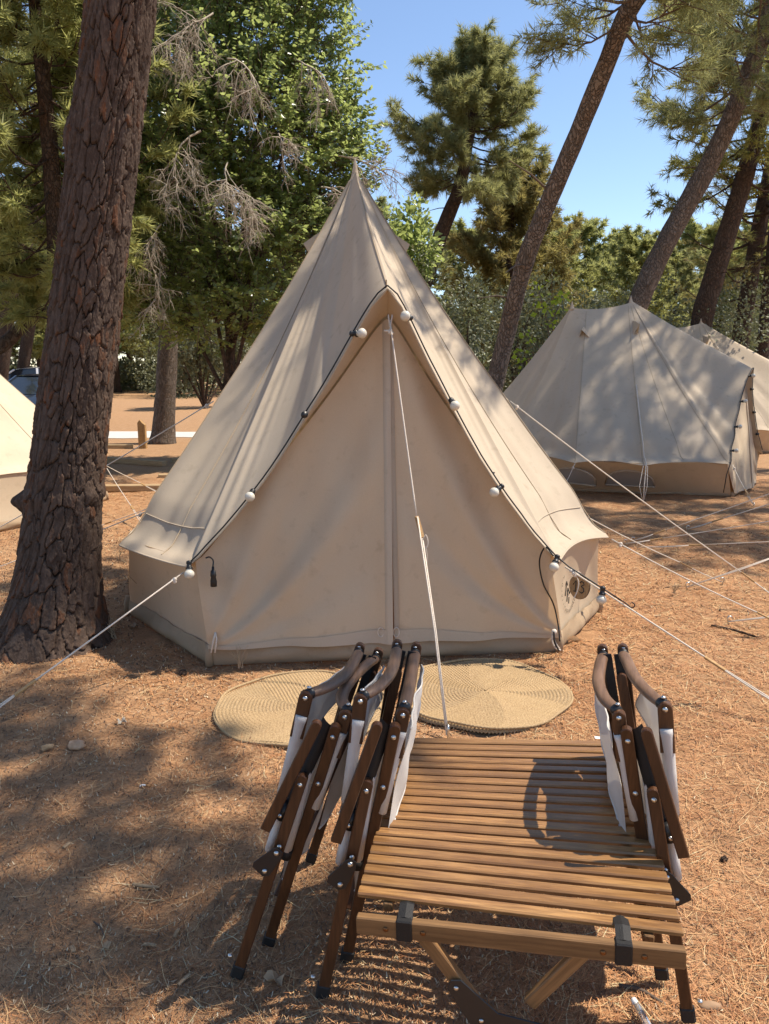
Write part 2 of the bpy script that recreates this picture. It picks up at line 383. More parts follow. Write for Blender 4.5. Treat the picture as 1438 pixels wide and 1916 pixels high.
# ------------------------------------------------------------------ ground
def gz(x, y):
    x = np.asarray(x, dtype=float); y = np.asarray(y, dtype=float)
    z = 0.008 * np.sin(2.1 * x + 1.3 * y) + 0.006 * np.sin(4.7 * x - 3.1 * y + 1.0) + 0.004 * np.sin(9.3 * x + 7.7 * y + 2.0) + 0.003 * np.sin(17 * x - 13 * y)
    return z - 0.012
def dense(a0, a1, step, lo, hi, nfar, p=2.6):
    mid = np.arange(a0, a1 + 1e-6, step); k = np.linspace(0, 1, nfar + 1)[1:] ** p
    return np.concatenate([(a0 - (a0 - lo) * k)[::-1], mid, a1 + (hi - a1) * k])
gx = dense(-5, 5, 0.045, -420, 420, 26); gy = dense(0.6, 10, 0.045, -120, 600, 30)
GX, GY = np.meshgrid(gx, gy)
GZ = gz(GX, GY)
near = np.exp(-((np.maximum(np.abs(GX) - 5, 0)) ** 2 + np.maximum(GY - 10, 0) ** 2) / 8.0)
GZ = GZ * near + RNG.normal(0, 0.0022, GX.shape) * near - 0.012 * (1 - near)
nx_, ny_ = len(gx), len(gy)
idx = np.arange(nx_ * ny_).reshape(ny_, nx_)
gf = np.stack([idx[:-1, :-1], idx[:-1, 1:], idx[1:, 1:], idx[1:, :-1]], -1).reshape(-1, 4)
ground = link_mesh('ground', np_mesh('ground', np.stack([GX, GY, GZ], -1).reshape(-1, 3), gf, True), MAT['ground'])
tag(ground, 'orange brown forest floor of pine litter and dry sandy soil', 'ground', kind='structure')
# gravel track across the clearing
mb = MB()
def track(u, v):
    x = -34 + 68 * u; w = 0.9 + 0.12 * math.sin(x * 1.7) + 0.08 * math.sin(x * 4.1)
    yc = 18.9 + 0.02 * x + 0.25 * math.sin(x * 0.21); return V((x, yc + (v - 0.5) * 2 * w, 0.012 * math.sin(math.pi * v) - 0.004))
mb.grid(track, 160, 4)
tag(mb.build('gravel_track', MAT['gravel']), 'pale gravel track crossing the clearing', 'track', kind='structure')

# fallen needles and crumbs (nobody could count them)
def strips(n, region, lmin, lmax, width, curv, lift, seed, dens):
    r = np.random.default_rng(seed)
    d = region[0] * (region[1] / region[0]) ** r.random(n * 3)
    d = region[0] + (region[1] - region[0]) * r.random(n * 3) ** 1.7
    x = (r.random(n * 3) * 2 - 1) * (0.66 * d + 0.85)
    keep = r.random(n * 3) < dens(x, d); x = x[keep][:n]; d = d[keep][:n]; n = len(x)
    L = lmin + (lmax - lmin) * r.random(n); a = r.random(n) * 2 * np.pi; k = (r.random(n) - 0.5) * curv
    w = width * (0.7 + 0.6 * r.random(n)) * np.clip(d / 2.6, 0.9, 2.6)
    P = []
    tilt = (r.random(n) - 0.35) * lift
    for t in (-0.5, 0.0, 0.5):
        aa = a + k * t; px = x + np.cos(aa) * L * t; py = d + np.sin(aa) * L * t
        pz = gz(px, py) + 0.004 + 0.010 * r.random(n) * (t != 0) + tilt * (t + 0.5) * L
        nxv = -np.sin(aa) * w * (1.0 if t == 0 else 0.5); nyv = np.cos(aa) * w * (1.0 if t == 0 else 0.5)
        P += [np.stack([px + nxv, py + nyv, pz], -1), np.stack([px - nxv, py - nyv, pz], -1)]
    vs = np.stack(P, 1).reshape(-1, 3); b = np.arange(n)[:, None] * 6
    f = np.concatenate([b + np.array([0, 1, 3, 2]), b + np.array([2, 3, 5, 4])], 0)
    return vs, f
def clump(x, y, s, seed): return 0.5 + 0.5 * np.sin(x * s + seed + 1.7 * np.sin(y * s * 0.8 + seed)) * np.sin(y * s * 1.1 - seed + 1.3 * np.sin(x * s * 0.7))
def not_tent(x, d): return ~((np.abs(x + 0.1) < 1.35) & (d > 4.25) & (d < 7.2))
vs, f = strips(105000, (1.25, 11.0), 0.04, 0.13, 0.0009, 1.2, 0.12, 3,
               lambda x, d: not_tent(x, d) * np.clip(0.16 + 0.55 * clump(x, d, 1.9, 0.4) ** 2 + 0.55 * (x > 0.2 * d) + 0.25 * (d > 3.6), 0, 1))
tag(link_mesh('needle_litter', np_mesh('needle_litter', vs, f), MAT['litter']), 'layer of fallen brown pine needles over the ground', 'pine needles', kind='stuff')
vs, f = strips(56000, (1.25, 7.5), 0.005, 0.018, 0.0020, 0.8, 0.5, 5, lambda x, d: not_tent(x, d) * np.clip(0.85 - 0.6 * (x > 0.25 * d) + 0.1 * clump(x, d, 2.3, 2.0), 0, 1))
tag(link_mesh('crumb_litter', np_mesh('crumb_litter', vs, f), MAT['crumb']), 'crumbs of bark and wood scattered over the ground', 'crumbs', kind='stuff')
#@@PART2
# ------------------------------------------------------------------ trees
def unit(a): return a / np.maximum(np.linalg.norm(a, axis=-1, keepdims=True), 1e-9)
def perp_rand(d, r):
    q = r.normal(size=d.shape); q -= d * (q * d).sum(-1, keepdims=True); return unit(q)
def needle_mesh(pos, dr, r, K=14, nl=0.12, sl=0.14, w=0.006):
    n = len(pos); P = np.repeat(pos, K, 0); Dr = np.repeat(dr, K, 0); m = n * K
    al = np.radians(18 + 55 * r.random(m))[:, None]; nd = unit(Dr * np.cos(al) + perp_rand(Dr, r) * np.sin(al))
    nd[:, 2] -= 0.10; L = (nl * (0.7 + 0.6 * r.random(m)))[:, None]
    b = P + Dr * (sl * r.random(m))[:, None]; s = perp_rand(nd, r) * (w * (0.7 + 0.6 * r.random(m)))[:, None]
    vs = np.stack([b - s, b + s, b + nd * L], 1).reshape(-1, 3)
    return vs, np.arange(m * 3).reshape(-1, 3)
def leaf_mesh(pos, ax, r, L=0.06, W=0.5, droop=0.25):
    n = len(pos); ax = ax.copy(); ax[:, 2] -= droop; ax = unit(ax); sd = perp_rand(ax, r)
    l = (L * (0.65 + 0.7 * r.random(n)))[:, None]; nn = np.cross(ax, sd)
    a = pos; b = pos + ax * l * 0.45 + sd * l * W * 0.5 - nn * l * 0.05; c = pos + ax * l; d = pos + ax * l * 0.45 - sd * l * W * 0.5 - nn * l * 0.05
    return np.stack([a, b, c, d], 1).reshape(-1, 3), np.arange(n * 4).reshape(-1, 4)
def poly_at(pts, t):
    k = t * (len(pts) - 1); i = min(int(k), len(pts) - 2); return pts[i].lerp(pts[i + 1], k - i)
def build_trunk(name, pts, rad, mat, parent, n=18, flare=1.35, seed=0, bumpy=0.05):
    P = spline(pts, 7); m = len(P)
    R = list(np.interp(np.linspace(0, 1, m), np.linspace(0, 1, len(rad)), rad))
    for i in range(m):
        h = (P[i] - P[0]).length; R[i] *= 1 + (flare - 1) * math.exp(-h / 0.28)
    mb = MB(); mb.tube(P, R, n)
    for i in range(len(mb.v)):
        p = V(mb.v[i]); c = P[min(i // n, m - 1)]; k = 1 + bumpy * mnoise.noise(p * 3.1 + V((seed, 0, 0))) * 2 + bumpy * mnoise.noise(p * 9.0)
        mb.v[i] = tuple(c + (p - c) * k)
    return mb.build(name, mat, parent), P, R
def pine(name, label, pts, rad, t0=0.45, nb=36, blen=1.6, seed=1, mat='needle', bark='bark_thin', group=None, K=13, nl=0.125, nt=9, ns=5,
         droop=0.12, w=0.006, loc=None, az=None, shape=None, stubs=5, cat='tree', rbk=1.0):
    r = np.random.default_rng(seed); rr = random.Random(seed)
    pts = [V(p) for p in pts]
    t = thing(name, label, cat, pts[0] if loc is None else loc, group)
    tr, P, R = build_trunk('trunk', pts, rad, MAT[bark], t, seed=seed)
    br = MB(); pos = []; dirs = []
    for b in range(nb):
        tau = (b + rr.random() * 0.8) / nb; tt = t0 + (1 - t0) * min(0.995, tau)
        o = poly_at(P, tt); r0 = float(np.interp(tt, np.linspace(0, 1, len(R)), R))
        env = (shape(tau) if shape else (0.45 + 0.75 * math.sin(math.pi * min(1, tau * 0.85 + 0.12))) * (1 - 0.35 * tau))
        L = blen * env * (0.7 + 0.6 * rr.random())
        ph = b * 2.39996 + rr.random() * 0.7 if az is None else rr.gauss(az[0], az[1])
        el = math.radians(-12 + 55 * tau + rr.gauss(0, 9))
        d = V((math.cos(ph) * math.cos(el), math.sin(ph) * math.cos(el), math.sin(el)))
        side = d.cross(V((0, 0, 1))).normalized(); wob = rr.gauss(0, 0.12)
        bp = []
        for k in range(6):
            s = k / 5; bp.append(o + d * L * s + side * (wob * L * s * s) + V((0, 0, L * (-droop * math.sin(math.pi * s) + 0.22 * s ** 3))))
        rb = min(r0 * 0.5, 0.012 + 0.017 * L) * rbk
        br.tube(bp, [rb * (1 - 0.78 * k / 5) for k in range(6)], 5, False)
        for k in range(nt):
            s = 0.28 + 0.72 * (k + rr.random()) / nt; q = poly_at(bp, min(s, 1))
            td = (d * (0.55 + 0.4 * rr.random()) + side * rr.choice((-1, 1)) * (0.3 + 0.8 * rr.random()) + V((0, 0, rr.gauss(0.18, 0.33)))).normalized()
            tl = (0.22 + 0.38 * rr.random()) * min(1.2, 0.45 + L * 0.45) * (1.15 - 0.45 * s)
            e = q + td * tl; mid = q.lerp(e, 0.5) + V((0, 0, -0.04 * tl))
            br.tube([q, mid, e], [0.007, 0.005, 0.003], 3, False)
            for j in range(ns):
                u = 0.25 + 0.75 * (j + rr.random()) / ns; pp = q.lerp(e, u)
                sd = (td + V((rr.gauss(0, .55), rr.gauss(0, .55), rr.gauss(.22, .45)))).normalized()
                pos.append(pp); dirs.append(sd)
    for k in range(stubs):                               # dead stubs below the crown
        tt = t0 * (0.45 + 0.5 * rr.random()); o = poly_at(P, tt); ph = rr.random() * 6.28; L = 0.15 + 0.5 * rr.random()
        e = o + V((math.cos(ph) * L, math.sin(ph) * L, L * rr.uniform(-0.3, 0.5))); br.tube([o, o.lerp(e, .5) + V((0, 0, .03)), e], [0.014, 0.01, 0.004], 5, False)
    tag(br.build('branches', MAT['twig'] if bark != 'bark_dark' else MAT['bark_dark'], t), kind='stuff')
    pos = np.array(pos); dirs = np.array(dirs)
    vs, f = needle_mesh(pos, unit(dirs), r, K, nl, 0.13, w)
    lo = np.array(root_loc(t)); tag(link_mesh('crown', np_mesh('crown', vs - lo, f), MAT[mat], t), kind='stuff')
    return t
def far_d(pxs, d): return [D(x, y, dd) for (x, y), dd in zip(pxs, d if hasattr(d, '__len__') else [d] * len(pxs))]
def drop(p, z=-0.06): return V((p.x, p.y, z))

# leaning pine between the two tents, leaning towards the viewer
pp = far_d([(904, 934), (912, 800), (930, 700), (950, 615), (985, 480), (1060, 300), (1130, 130), (1187, 0)], [9.3, 9.25, 9.2, 9.1, 8.7, 8.2, 7.7, 7.3]) + [V((2.55, 6.9, 5.1)), V((2.65, 6.6, 6.2)), V((2.6, 6.4, 7.4)), V((2.5, 6.3, 8.8))]
pp[0].z = -0.06
pine('pine_tree', 'pine with pale flaky trunk leaning between the two nearest tents', pp, [.125, .108, .102, .100, .096, .090, .085, .080, .07, .06, .045, .025], 0.60, 46, 1.25, 21, 'needle_blue', nt=12, ns=6, stubs=3, K=18, w=.0042, nl=.11, rbk=.5)
# pines behind the twin-peaked tent
pp = far_d([(1155, 815), (1172, 640), (1195, 565), (1245, 455), (1330, 300), (1400, 140), (1440, 20), (1480, -130)], [14.2, 14.2, 14.1, 14, 13.8, 13.5, 13.3, 13]); pp[0].z = -0.06
pine('pine_tree', 'leaning dark pine rising right behind the twin-peaked tent roof', pp, [.23, .205, .19, .175, .16, .145, .12, .07], 0.66, 42, 1.9, 22, 'needle_blue', nt=12, stubs=6, nl=.15, K=20, w=.006, rbk=.55, ns=6)
pp = far_d([(1302, 795), (1310, 620), (1335, 520), (1372, 400), (1410, 270), (1442, 150), (1480, 0)], 16.5); pp[0].z = -0.06
pine('pine_tree', 'brown trunked pine behind the lower tent ridge', pp, [.24, .22, .205, .19, .17, .145, .09], 0.58, 36, 1.9, 23, 'needle', 'bark_dark', nt=12, ns=6, stubs=9, nl=.16, w=.009, K=15, rbk=.6)
pp = far_d([(1372, 775), (1385, 640), (1412, 470), (1440, 320), (1470, 150)], 19); pp[0].z = -0.06
pine('pine_tree', 'thin dry pine with reddish needles beside the lower tent ridge', pp, [.22, .20, .18, .15, .09], 0.35, 34, 1.7, 24, 'needle_dry', 'bark_dark', nt=8, stubs=12)
pp = far_d([(1412, 780), (1428, 640), (1450, 430), (1470, 250), (1490, 60)], 18); pp[0].z = -0.06
pine('pine_tree', 'outermost pine standing behind the lower tent', pp, [.16, .145, .13, .10, .06], 0.42, 30, 1.7, 25, 'needle', 'bark_dark', nt=8, stubs=8)
# pine standing free against the sky
pp = far_d([(768, 770), (782, 590), (800, 510), (832, 420), (862, 340), (878, 250), (890, 190), (897, 118)], 18); pp[0].z = -0.06
pine('pine_tree', 'tall bushy pine standing free against the blue sky', pp, [.21, .19, .175, .16, .14, .11, .08, .03], 0.57, 52, 1.28, 26, 'needle_blue', 'bark_dark', nt=13, ns=7, nl=.16, w=.0075, K=24, rbk=.6,
     shape=lambda u: (1.15 - 0.25 * abs(u - 0.35)) * (1 - 0.62 * u ** 1.6))
pp = far_d([(985, 780), (975, 640), (962, 560), (957, 480), (958, 400), (962, 340)], 22); pp[0].z = -0.06
pine('pine_tree', 'browned pine with drooping foliage beside the free standing pine', pp, [.2, .19, .17, .13, .09, .04], 0.22, 60, 1.6, 27, 'needle_dry', 'bark_dark', nt=12, ns=7, nl=.2, w=.013, K=15, droop=0.3, rbk=.6,
     shape=lambda u: 1.15 - 0.75 * u)
# left side
pp = far_d([(304, 834), (308, 760), (314, 640), (320, 480), (330, 300), (345, 100), (355, -60)], 16.4); pp[0].z = -0.06
pine('pine_tree', 'straight pine with grey brown trunk beside the wooden post', pp, [.235, .215, .205, .19, .17, .13, .07], 0.62, 34, 1.4, 28, 'needle', nt=10, ns=6, stubs=6, nl=.17, w=.009, K=14, rbk=.6)
pp = [D(118, 880, 11.5), D(110, 600, 11.5), D(95, 300, 11.3), D(70, 60, 11), D(50, -120, 10.8)]; pp[0].z = -0.06
pine('pine_tree', 'sunlit pine hidden behind the big near trunk', pp, [.15, .13, .11, .085, .05], 0.30, 70, 1.45, 29, 'needle_far', 'bark_dark', nt=11, ns=6, nl=.17, w=.011, stubs=4, droop=.25, rbk=.5, K=16)
pp = [D(-70, 860, 12.5), D(-75, 500, 12.5), D(-85, 150, 12.2), D(-95, -150, 12)]; pp[0].z = -0.06
pine('pine_tree', 'pine with yellow green crown above the pale bell tent', pp, [.23, .20, .16, .08], 0.34, 60, 2.4, 30, 'needle_far', 'bark_dark', nt=11, ns=6, nl=.17, w=.011, stubs=4, droop=.2, rbk=.5, K=16)
for k, (a, b, c, d, lab) in enumerate([((-4, 735), (0, 640), (40, 440), 26, 'slim leaning trunk beside the bent pine behind the cars'),
                                       ((28, 722), (50, 640), (80, 470), 27, 'dark leaning pine trunk right behind the parked cars'),
                                       ((-12, 742), (20, 560), (62, 400), 24, 'bent slender pine behind the parked cars')]):
    p0 = D(*a, d); p0.z = -0.06
    pine('pine_tree', lab, [p0, D(*b, d), D(*c, d), D(c[0] + 30, c[1] - 200, d), D(c[0] + 50, c[1] - 380, d)], [.22, .19, .16, .12, .06], 0.48, 40, 2.4, 40 + k, 'needle', 'bark_dark', nt=9, nl=.2, w=.011)
mb = MB(); P = spline([D(-90, 690, 13), D(0, 648, 13), D(40, 612, 13.2), D(75, 588, 13.4), D(110, 575, 13.6)], 6); mb.tube(P, np.linspace(.13, .07, len(P)), 10)
# big near trunk: plated bark as real relief
def near_trunk():
    lab = 'massive pine trunk with plated grey red bark beside the nearest tent'
    base = V((-1.93, 4.27, 0)); t = thing('pine_tree', lab, 'tree', base)
    zc = [-0.10, 0.35, 0.9, 1.79, 2.6, 3.35, 5.0, 7.0, 9.5]
    xc = [-1.96, -1.88, -1.79, -1.62, -1.46, -1.31, -1.02, -0.80, -0.66]
    yc = [4.27, 4.27, 4.27, 4.27, 4.25, 4.24, 4.2, 4.15, 4.1]
    rc = [0.245, 0.200, 0.186, 0.175, 0.168, 0.158, 0.140, 0.11, 0.05]
    nth, nz = 380, 900
    z = np.concatenate([np.linspace(-0.10, 3.9, nz - 60), np.linspace(3.92, 9.5, 60)]); th = np.linspace(0, 2 * np.pi, nth, endpoint=False)
    Z, T = np.meshgrid(z, th, indexing='ij')
    def sm(a):
        f = np.interp(z, zc, a); k = np.ones(41) / 41; g = np.concatenate([np.full(20, f[0]), f, np.full(20, f[-1])]); return np.convolve(g, k, 'valid')
    CX, CY, R = sm(xc), sm(yc), sm(rc)
    jr = np.random.default_rng(11)
    def wave(n, fu, fw, amp):
        o = np.zeros(T.shape)
        for k in range(n):
            a, b, c, d = int(jr.integers(1, fu)), jr.uniform(-fw, fw), jr.uniform(0, 6.28), jr.uniform(0, 6.28); o += np.sin(T * a + Z * b + c + 1.2 * np.sin(Z * fw * .4 + T * 2 + d))
        return o * amp / math.sqrt(n)
    def cells(ncell, chh, U0, W0, jx, asp):
        U = T / (2 * np.pi) * ncell + U0; W = Z / chh + W0
        iu, iw = np.floor(U).astype(int), np.floor(W).astype(int); JX = jr.random((ncell, 900)); JY = jr.random((ncell, 900)); JH = jr.random((ncell, 900))
        F1 = np.full(U.shape, 9.0); F2 = np.full(U.shape, 9.0); ID = np.zeros(U.shape); DX = np.zeros(U.shape); DY = np.zeros(U.shape)
        for du in (-1, 0, 1):
            for dw in (-1, 0, 1):
                cu = iu + du; cwv = iw + dw; a = np.mod(cu, ncell); b = np.clip(cwv + 60, 0, 899)
                ex = U - (cu + .5 + jx * (JX[a, b] - .5)); ey = W - (cwv + .5 + .95 * (JY[a, b] - .5)); dist = np.abs(ex) ** 1.4 + np.abs(ey * asp) ** 1.4
                m1 = dist < F1; F2 = np.where(m1, F1, np.minimum(F2, dist)); ID = np.where(m1, JH[a, b], ID); DX = np.where(m1, ex, DX); DY = np.where(m1, ey, DY); F1 = np.where(m1, dist, F1)
        return F2 - F1, ID, DX, DY
    jag = wave(10, 30, 40, .09) + wave(10, 70, 90, .035)
    e1, ID, DX, DY = cells(26, .15, wave(6, 6, 5, .5) + jag, wave(6, 9, 6, .45) + jag * 1.6, .8, .8)
    e2, ID2, _, DY2 = cells(62, .05, wave(6, 10, 12, .5) + jag * 1.7, wave(6, 14, 14, .5) + jag * 2, .9, .8)
    rel = np.clip((e1 - .02) / .10, 0, 1) ** .6; rel2 = np.clip(e2 / .06, 0, 1)
    fn = wave(14, 120, 260, 1.0)
    h = rel * (.015 + .006 * ID + .006 * DX - .007 * DY) + 0.0065 * ID2 * rel * (.35 + .65 * rel2) + fn * .0011
    h += wave(6, 14, 4, .004)
    ID = np.clip(.62 * ID + .38 * ID2, 0, 1); rel = np.clip(rel * (.6 + .4 * rel2), 0, 1)
    flare = 0.085 * np.exp(-np.maximum(Z + 0.02, 0) / 0.16) * (0.8 + 0.2 * np.sin(T * 4 + 2.6)) + 0.05 * np.exp(-np.maximum(Z, 0) / 0.5)
    burl = 0.016 * np.exp(-((Z - 0.86) / 0.035) ** 2) * (0.6 + 0.4 * np.sin(T * 3 + 2)) + 0.07 * np.exp(-((Z - 0.83) / 0.05) ** 2 - ((np.mod(T, 2 * np.pi) - 3.45) / 0.13) ** 2) + 0.03 * np.exp(-((Z - 2.72) / 0.10) ** 2 - ((np.mod(T, 2 * np.pi) - 3.5) / 0.3) ** 2)
    RR = R[:, None] + h - 0.015 + flare + burl
    X = CX[:, None] + RR * np.cos(T); Y = CY[:, None] + RR * np.sin(T)
    vs = np.stack([X, Y, Z], -1).reshape(-1, 3) - np.array(base)
    idn = np.arange(nz * nth).reshape(nz, nth); r1 = np.roll(idn, -1, 1)
    f = np.stack([idn[:-1], r1[:-1], r1[1:], idn[1:]], -1).reshape(-1, 4)
    me = np_mesh('trunk', vs, f, True)
    for nm, arr in (('plate', ID), ('relief', rel)):
        a = me.attributes.new(nm, 'FLOAT', 'POINT'); a.data.foreach_set('value', arr.astype(np.float32).ravel())
    link_mesh('trunk', me, MAT['bark_near'], t)
    pts = [V((np.interp(q, zc, xc), np.interp(q, zc, yc), q)) for q in np.linspace(5.2, 9.5, 12)]
    rr = random.Random(5); r = np.random.default_rng(5); br = MB(); pos = []; dirs = []
    for b in range(38):
        o = poly_at(pts, (b + rr.random()) / 38.5); ph = b * 2.4; L = 2.4 * (1 - 0.6 * b / 38) * rr.uniform(.7, 1.2); el = math.radians(rr.uniform(0, 45))
        d = V((math.cos(ph) * math.cos(el), math.sin(ph) * math.cos(el), math.sin(el))); bp = [o + d * L * k / 4 + V((0, 0, -0.1 * L * math.sin(math.pi * k / 4))) for k in range(5)]
        br.tube(bp, [.045, .035, .026, .017, .008], 5, False)
        for k in range(60): pos.append(poly_at(bp, rr.uniform(.3, 1)) + V((rr.gauss(0, .22), rr.gauss(0, .22), rr.gauss(.05, .16)))); dirs.append((d.x + rr.gauss(0, .6), d.y + rr.gauss(0, .6), d.z + rr.gauss(.3, .5)))
    tag(br.build('branches', MAT['twig'], t), kind='stuff')
    vs, f = needle_mesh(np.array(pos), unit(np.array(dirs)), r, 12, .13, .13, .006)
    tag(link_mesh('crown', np_mesh('crown', vs - np.array(base), f), MAT['needle'], t), kind='stuff')
near_trunk()

# bent bare trunk lying across behind the near pine
t = thing('fallen_trunk', 'bare grey bent trunk slanting up behind the big near pine', 'dead tree', (mb.v[0][0], mb.v[0][1], 0))
mb.build('trunk', MAT['bark'], t)
m2 = MB(); q = V(P[0]); m2.tube([V((q.x, q.y, -.06)), V((q.x + .05, q.y, q.z * .6)), q], [.17, .15, .13], 10); m2.build('stump', MAT['bark'], t)

# pines out of frame to the right of the table whose crowns throw the dappled shade
def shade_pine(lab, pts, seed, spread=2.0, nb=36, t0=.5, nt=12, ns=7, mat='needle'):
    return pine('pine_tree', lab, pts, list(np.linspace(.2, .04, len(pts))), t0, nb, spread, seed, mat, nt=nt, ns=ns, stubs=3, K=14, w=.006, nl=.14, rbk=.55)
shade_pine('shade pine leaning its crown out over the table', [(2.7, -1.7, -.06), (2.6, -.7, 3), (2.2, 1.3, 6), (2.35, 3.0, 8.5), (2.35, 3.5, 10.5)], 61, 1.75, 66, t0=.62)
shade_pine('shade pine standing past the ropes of the neighbouring tent', [(9.6, 8.9, -.06), (9.5, 9, 4), (9.2, 9.3, 8), (9.0, 9.5, 11), (8.9, 9.5, 13)], 64, 2.4, 46, t0=.55)
shade_pine('shade pine standing beside the far end of the twin-peaked tent', [(10.0, 13.2, -.06), (9.8, 12.9, 4), (9.3, 12.4, 8), (8.9, 12.0, 11), (8.8, 11.8, 13)], 65, 2.4, 32, t0=.55)

# broad-leaved tree with dead branches behind the nearest tent
def broadleaf():
    r = np.random.default_rng(70); rr = random.Random(70); d0 = 13.2
    base = D(432, 760, d0); base.z = -0.06
    t = thing('leafy_tree', 'glossy green broad leaved tree tangled with bleached dead branches', 'tree', base)
    stems = MB(); tops = []
    for k, (x, y, dd) in enumerate([(345, 30, 13.6), (430, -80, 13.2), (520, -20, 13.5), (560, 170, 13), (350, 330, 12.6), (610, 330, 13.4), (290, 480, 13.2), (500, 420, 12.5)]):
        e = D(x, y, dd); mid = base.lerp(e, .35); mid.x = base.x + (e.x - base.x) * .12 + rr.gauss(0, .05)
        P = spline([base + V((rr.gauss(0, .05), rr.gauss(0, .05), 0)), V((base.x + (e.x - base.x) * .05, base.y, 1.2)), mid, e], 7)
        stems.tube(P, np.linspace(.14 if k < 3 else .08, .018, len(P)), 8, False); tops.append(P)
    stems.build('trunk', MAT['bark_dark'], t)
    # sprays of leaves inside an uneven crown
    lobes = [(400, 60, 13.3, 1.15, 1.2), (520, 80, 13.4, .95, 1.3), (330, 130, 13.4, .85, 1.1), (470, 230, 12.9, 1.15, 1.1), (360, 300, 13.0, 1.0, 1.0), (560, 300, 13.2, .85, 1.0), (300, 420, 13.2, .72, .8),
             (430, 420, 12.8, 1.0, .8), (530, 450, 13.0, .8, .75), (340, 540, 13.0, .85, .55), (460, 560, 12.9, .85, .5), (270, 560, 13.3, .5, .55), (620, 240, 13.5, .5, .55), (430, -120, 13.3, 1.3, 1.0), (560, -60, 13.6, .8, .9), (300, 250, 13.4, .6, .9), (270, 350, 13.4, .5, .6), (590, 160, 13.6, .55, .9), (590, 400, 13.3, .6, .55), (400, 600, 12.8, .8, .4)]
    P_, A_ = [], []; tw = MB(); LP = []; LA = []
    for (x, y, dd, rx, rz) in lobes:
        c = D(x, y, dd)
        for k in range(int(210 * rx * rz + 40)):
            q = r.normal(size=3); q /= np.linalg.norm(q); rad = (0.45 + 0.6 * r.random()) ** .8
            p = V((c.x + q[0] * rx * rad, c.y + q[1] * rx * rad, c.z + q[2] * rz * rad))
            a = V((q[0] * .8 + r.normal() * .3, q[1] * .8 + r.normal() * .3, .25 + q[2] * .4 + r.normal() * .4)).normalized(); L = .28 + .4 * r.random()
            e = p + a * L; tw.tube([p - a * .25, p, e], [.008, .006, .002], 3, False)
            for j in range(22):
                u = (j + r.random()) / 22; LP.append(p.lerp(e, u)); s = a.cross(V((0, 0, 1))).normalized() * (1 if j % 2 else -1)
                LA.append(a * .45 + s * .8 + V((r.normal() * .25, r.normal() * .25, r.normal() * .3)))
    for k in range(24):                               # upright shoots against the sky
        x = 600 + 100 * rr.random(); y = 230 + 110 * rr.random(); p = D(x, y + 40, 13.1); a = V((.35 + rr.gauss(0, .2), 0, 1)).normalized(); e = p + a * (.5 + .5 * rr.random())
        tw.tube([p - V((.5, 0, .3)), p, e], [.008, .006, .002], 3, False)
        for j in range(22):
            u = j / 22; LP.append(p.lerp(e, u)); LA.append(a * .5 + V((1 if j % 2 else -1, rr.gauss(0, .4), 0)) * .7)
    tag(tw.build('twigs', MAT['twig'], t), kind='stuff')
    vs, f = leaf_mesh(np.array([tuple(p) for p in LP]), np.array([tuple(p) for p in LA]), r, .088, .56, .22)
    tag(link_mesh('crown', np_mesh('crown', vs - np.array(base), f), MAT['leaf'], t), kind='stuff')
    def dead(x, y, dd, L, droopx, n, seed, spread=1.0):
        q = random.Random(seed); mb = MB(); o = D(x, y, dd)
        def grow(p, d, L, rad, lev):
            pts = [p]; dd_ = d.copy()
            for k in range(5):
                dd_ = (dd_ + V((q.gauss(0, .16), q.gauss(0, .16), q.gauss(-.10, .14)))).normalized(); pts.append(pts[-1] + dd_ * L / 5)
            mb.tube(pts, [rad * (1 - .14 * k) for k in range(6)], 3, False)
            if lev < 3:
                for k in range([n, 6, 4][lev]):
                    s = q.uniform(.2, 1); b = poly_at(pts, s); nd = (dd_ + V((q.gauss(0, .75), q.gauss(0, .5), q.gauss(-.12, .65))) * spread).normalized()
                    grow(b, nd, L * q.uniform(.4, .7), rad * .55, lev + 1)
        grow(o, V((droopx, -.6, -.25)).normalized(), L, .018, 0); mb.build('dead_branch', MAT['deadtwig'], t)
    dead(398, 25, 11.6, .95, -.3, 12, 1); dead(425, 110, 11.5, .85, .5, 10, 2); dead(350, 60, 11.6, .6, -.4, 9, 12); dead(375, 245, 11.4, .95, -.6, 11, 3); dead(425, 305, 11.3, .8, .0, 12, 4)
    dead(460, 375, 11.4, .75, .6, 9, 5); dead(300, 420, 11.8, .8, -.1, 9, 6); dead(550, 110, 12.2, .8, .5, 7, 7); dead(625, 290, 12.6, .85, .9, 8, 8); dead(600, 350, 12.4, .7, .7, 7, 9); dead(300, 510, 12.0, .7, .2, 8, 10); dead(520, 250, 11.8, .6, .3, 7, 11)
broadleaf()
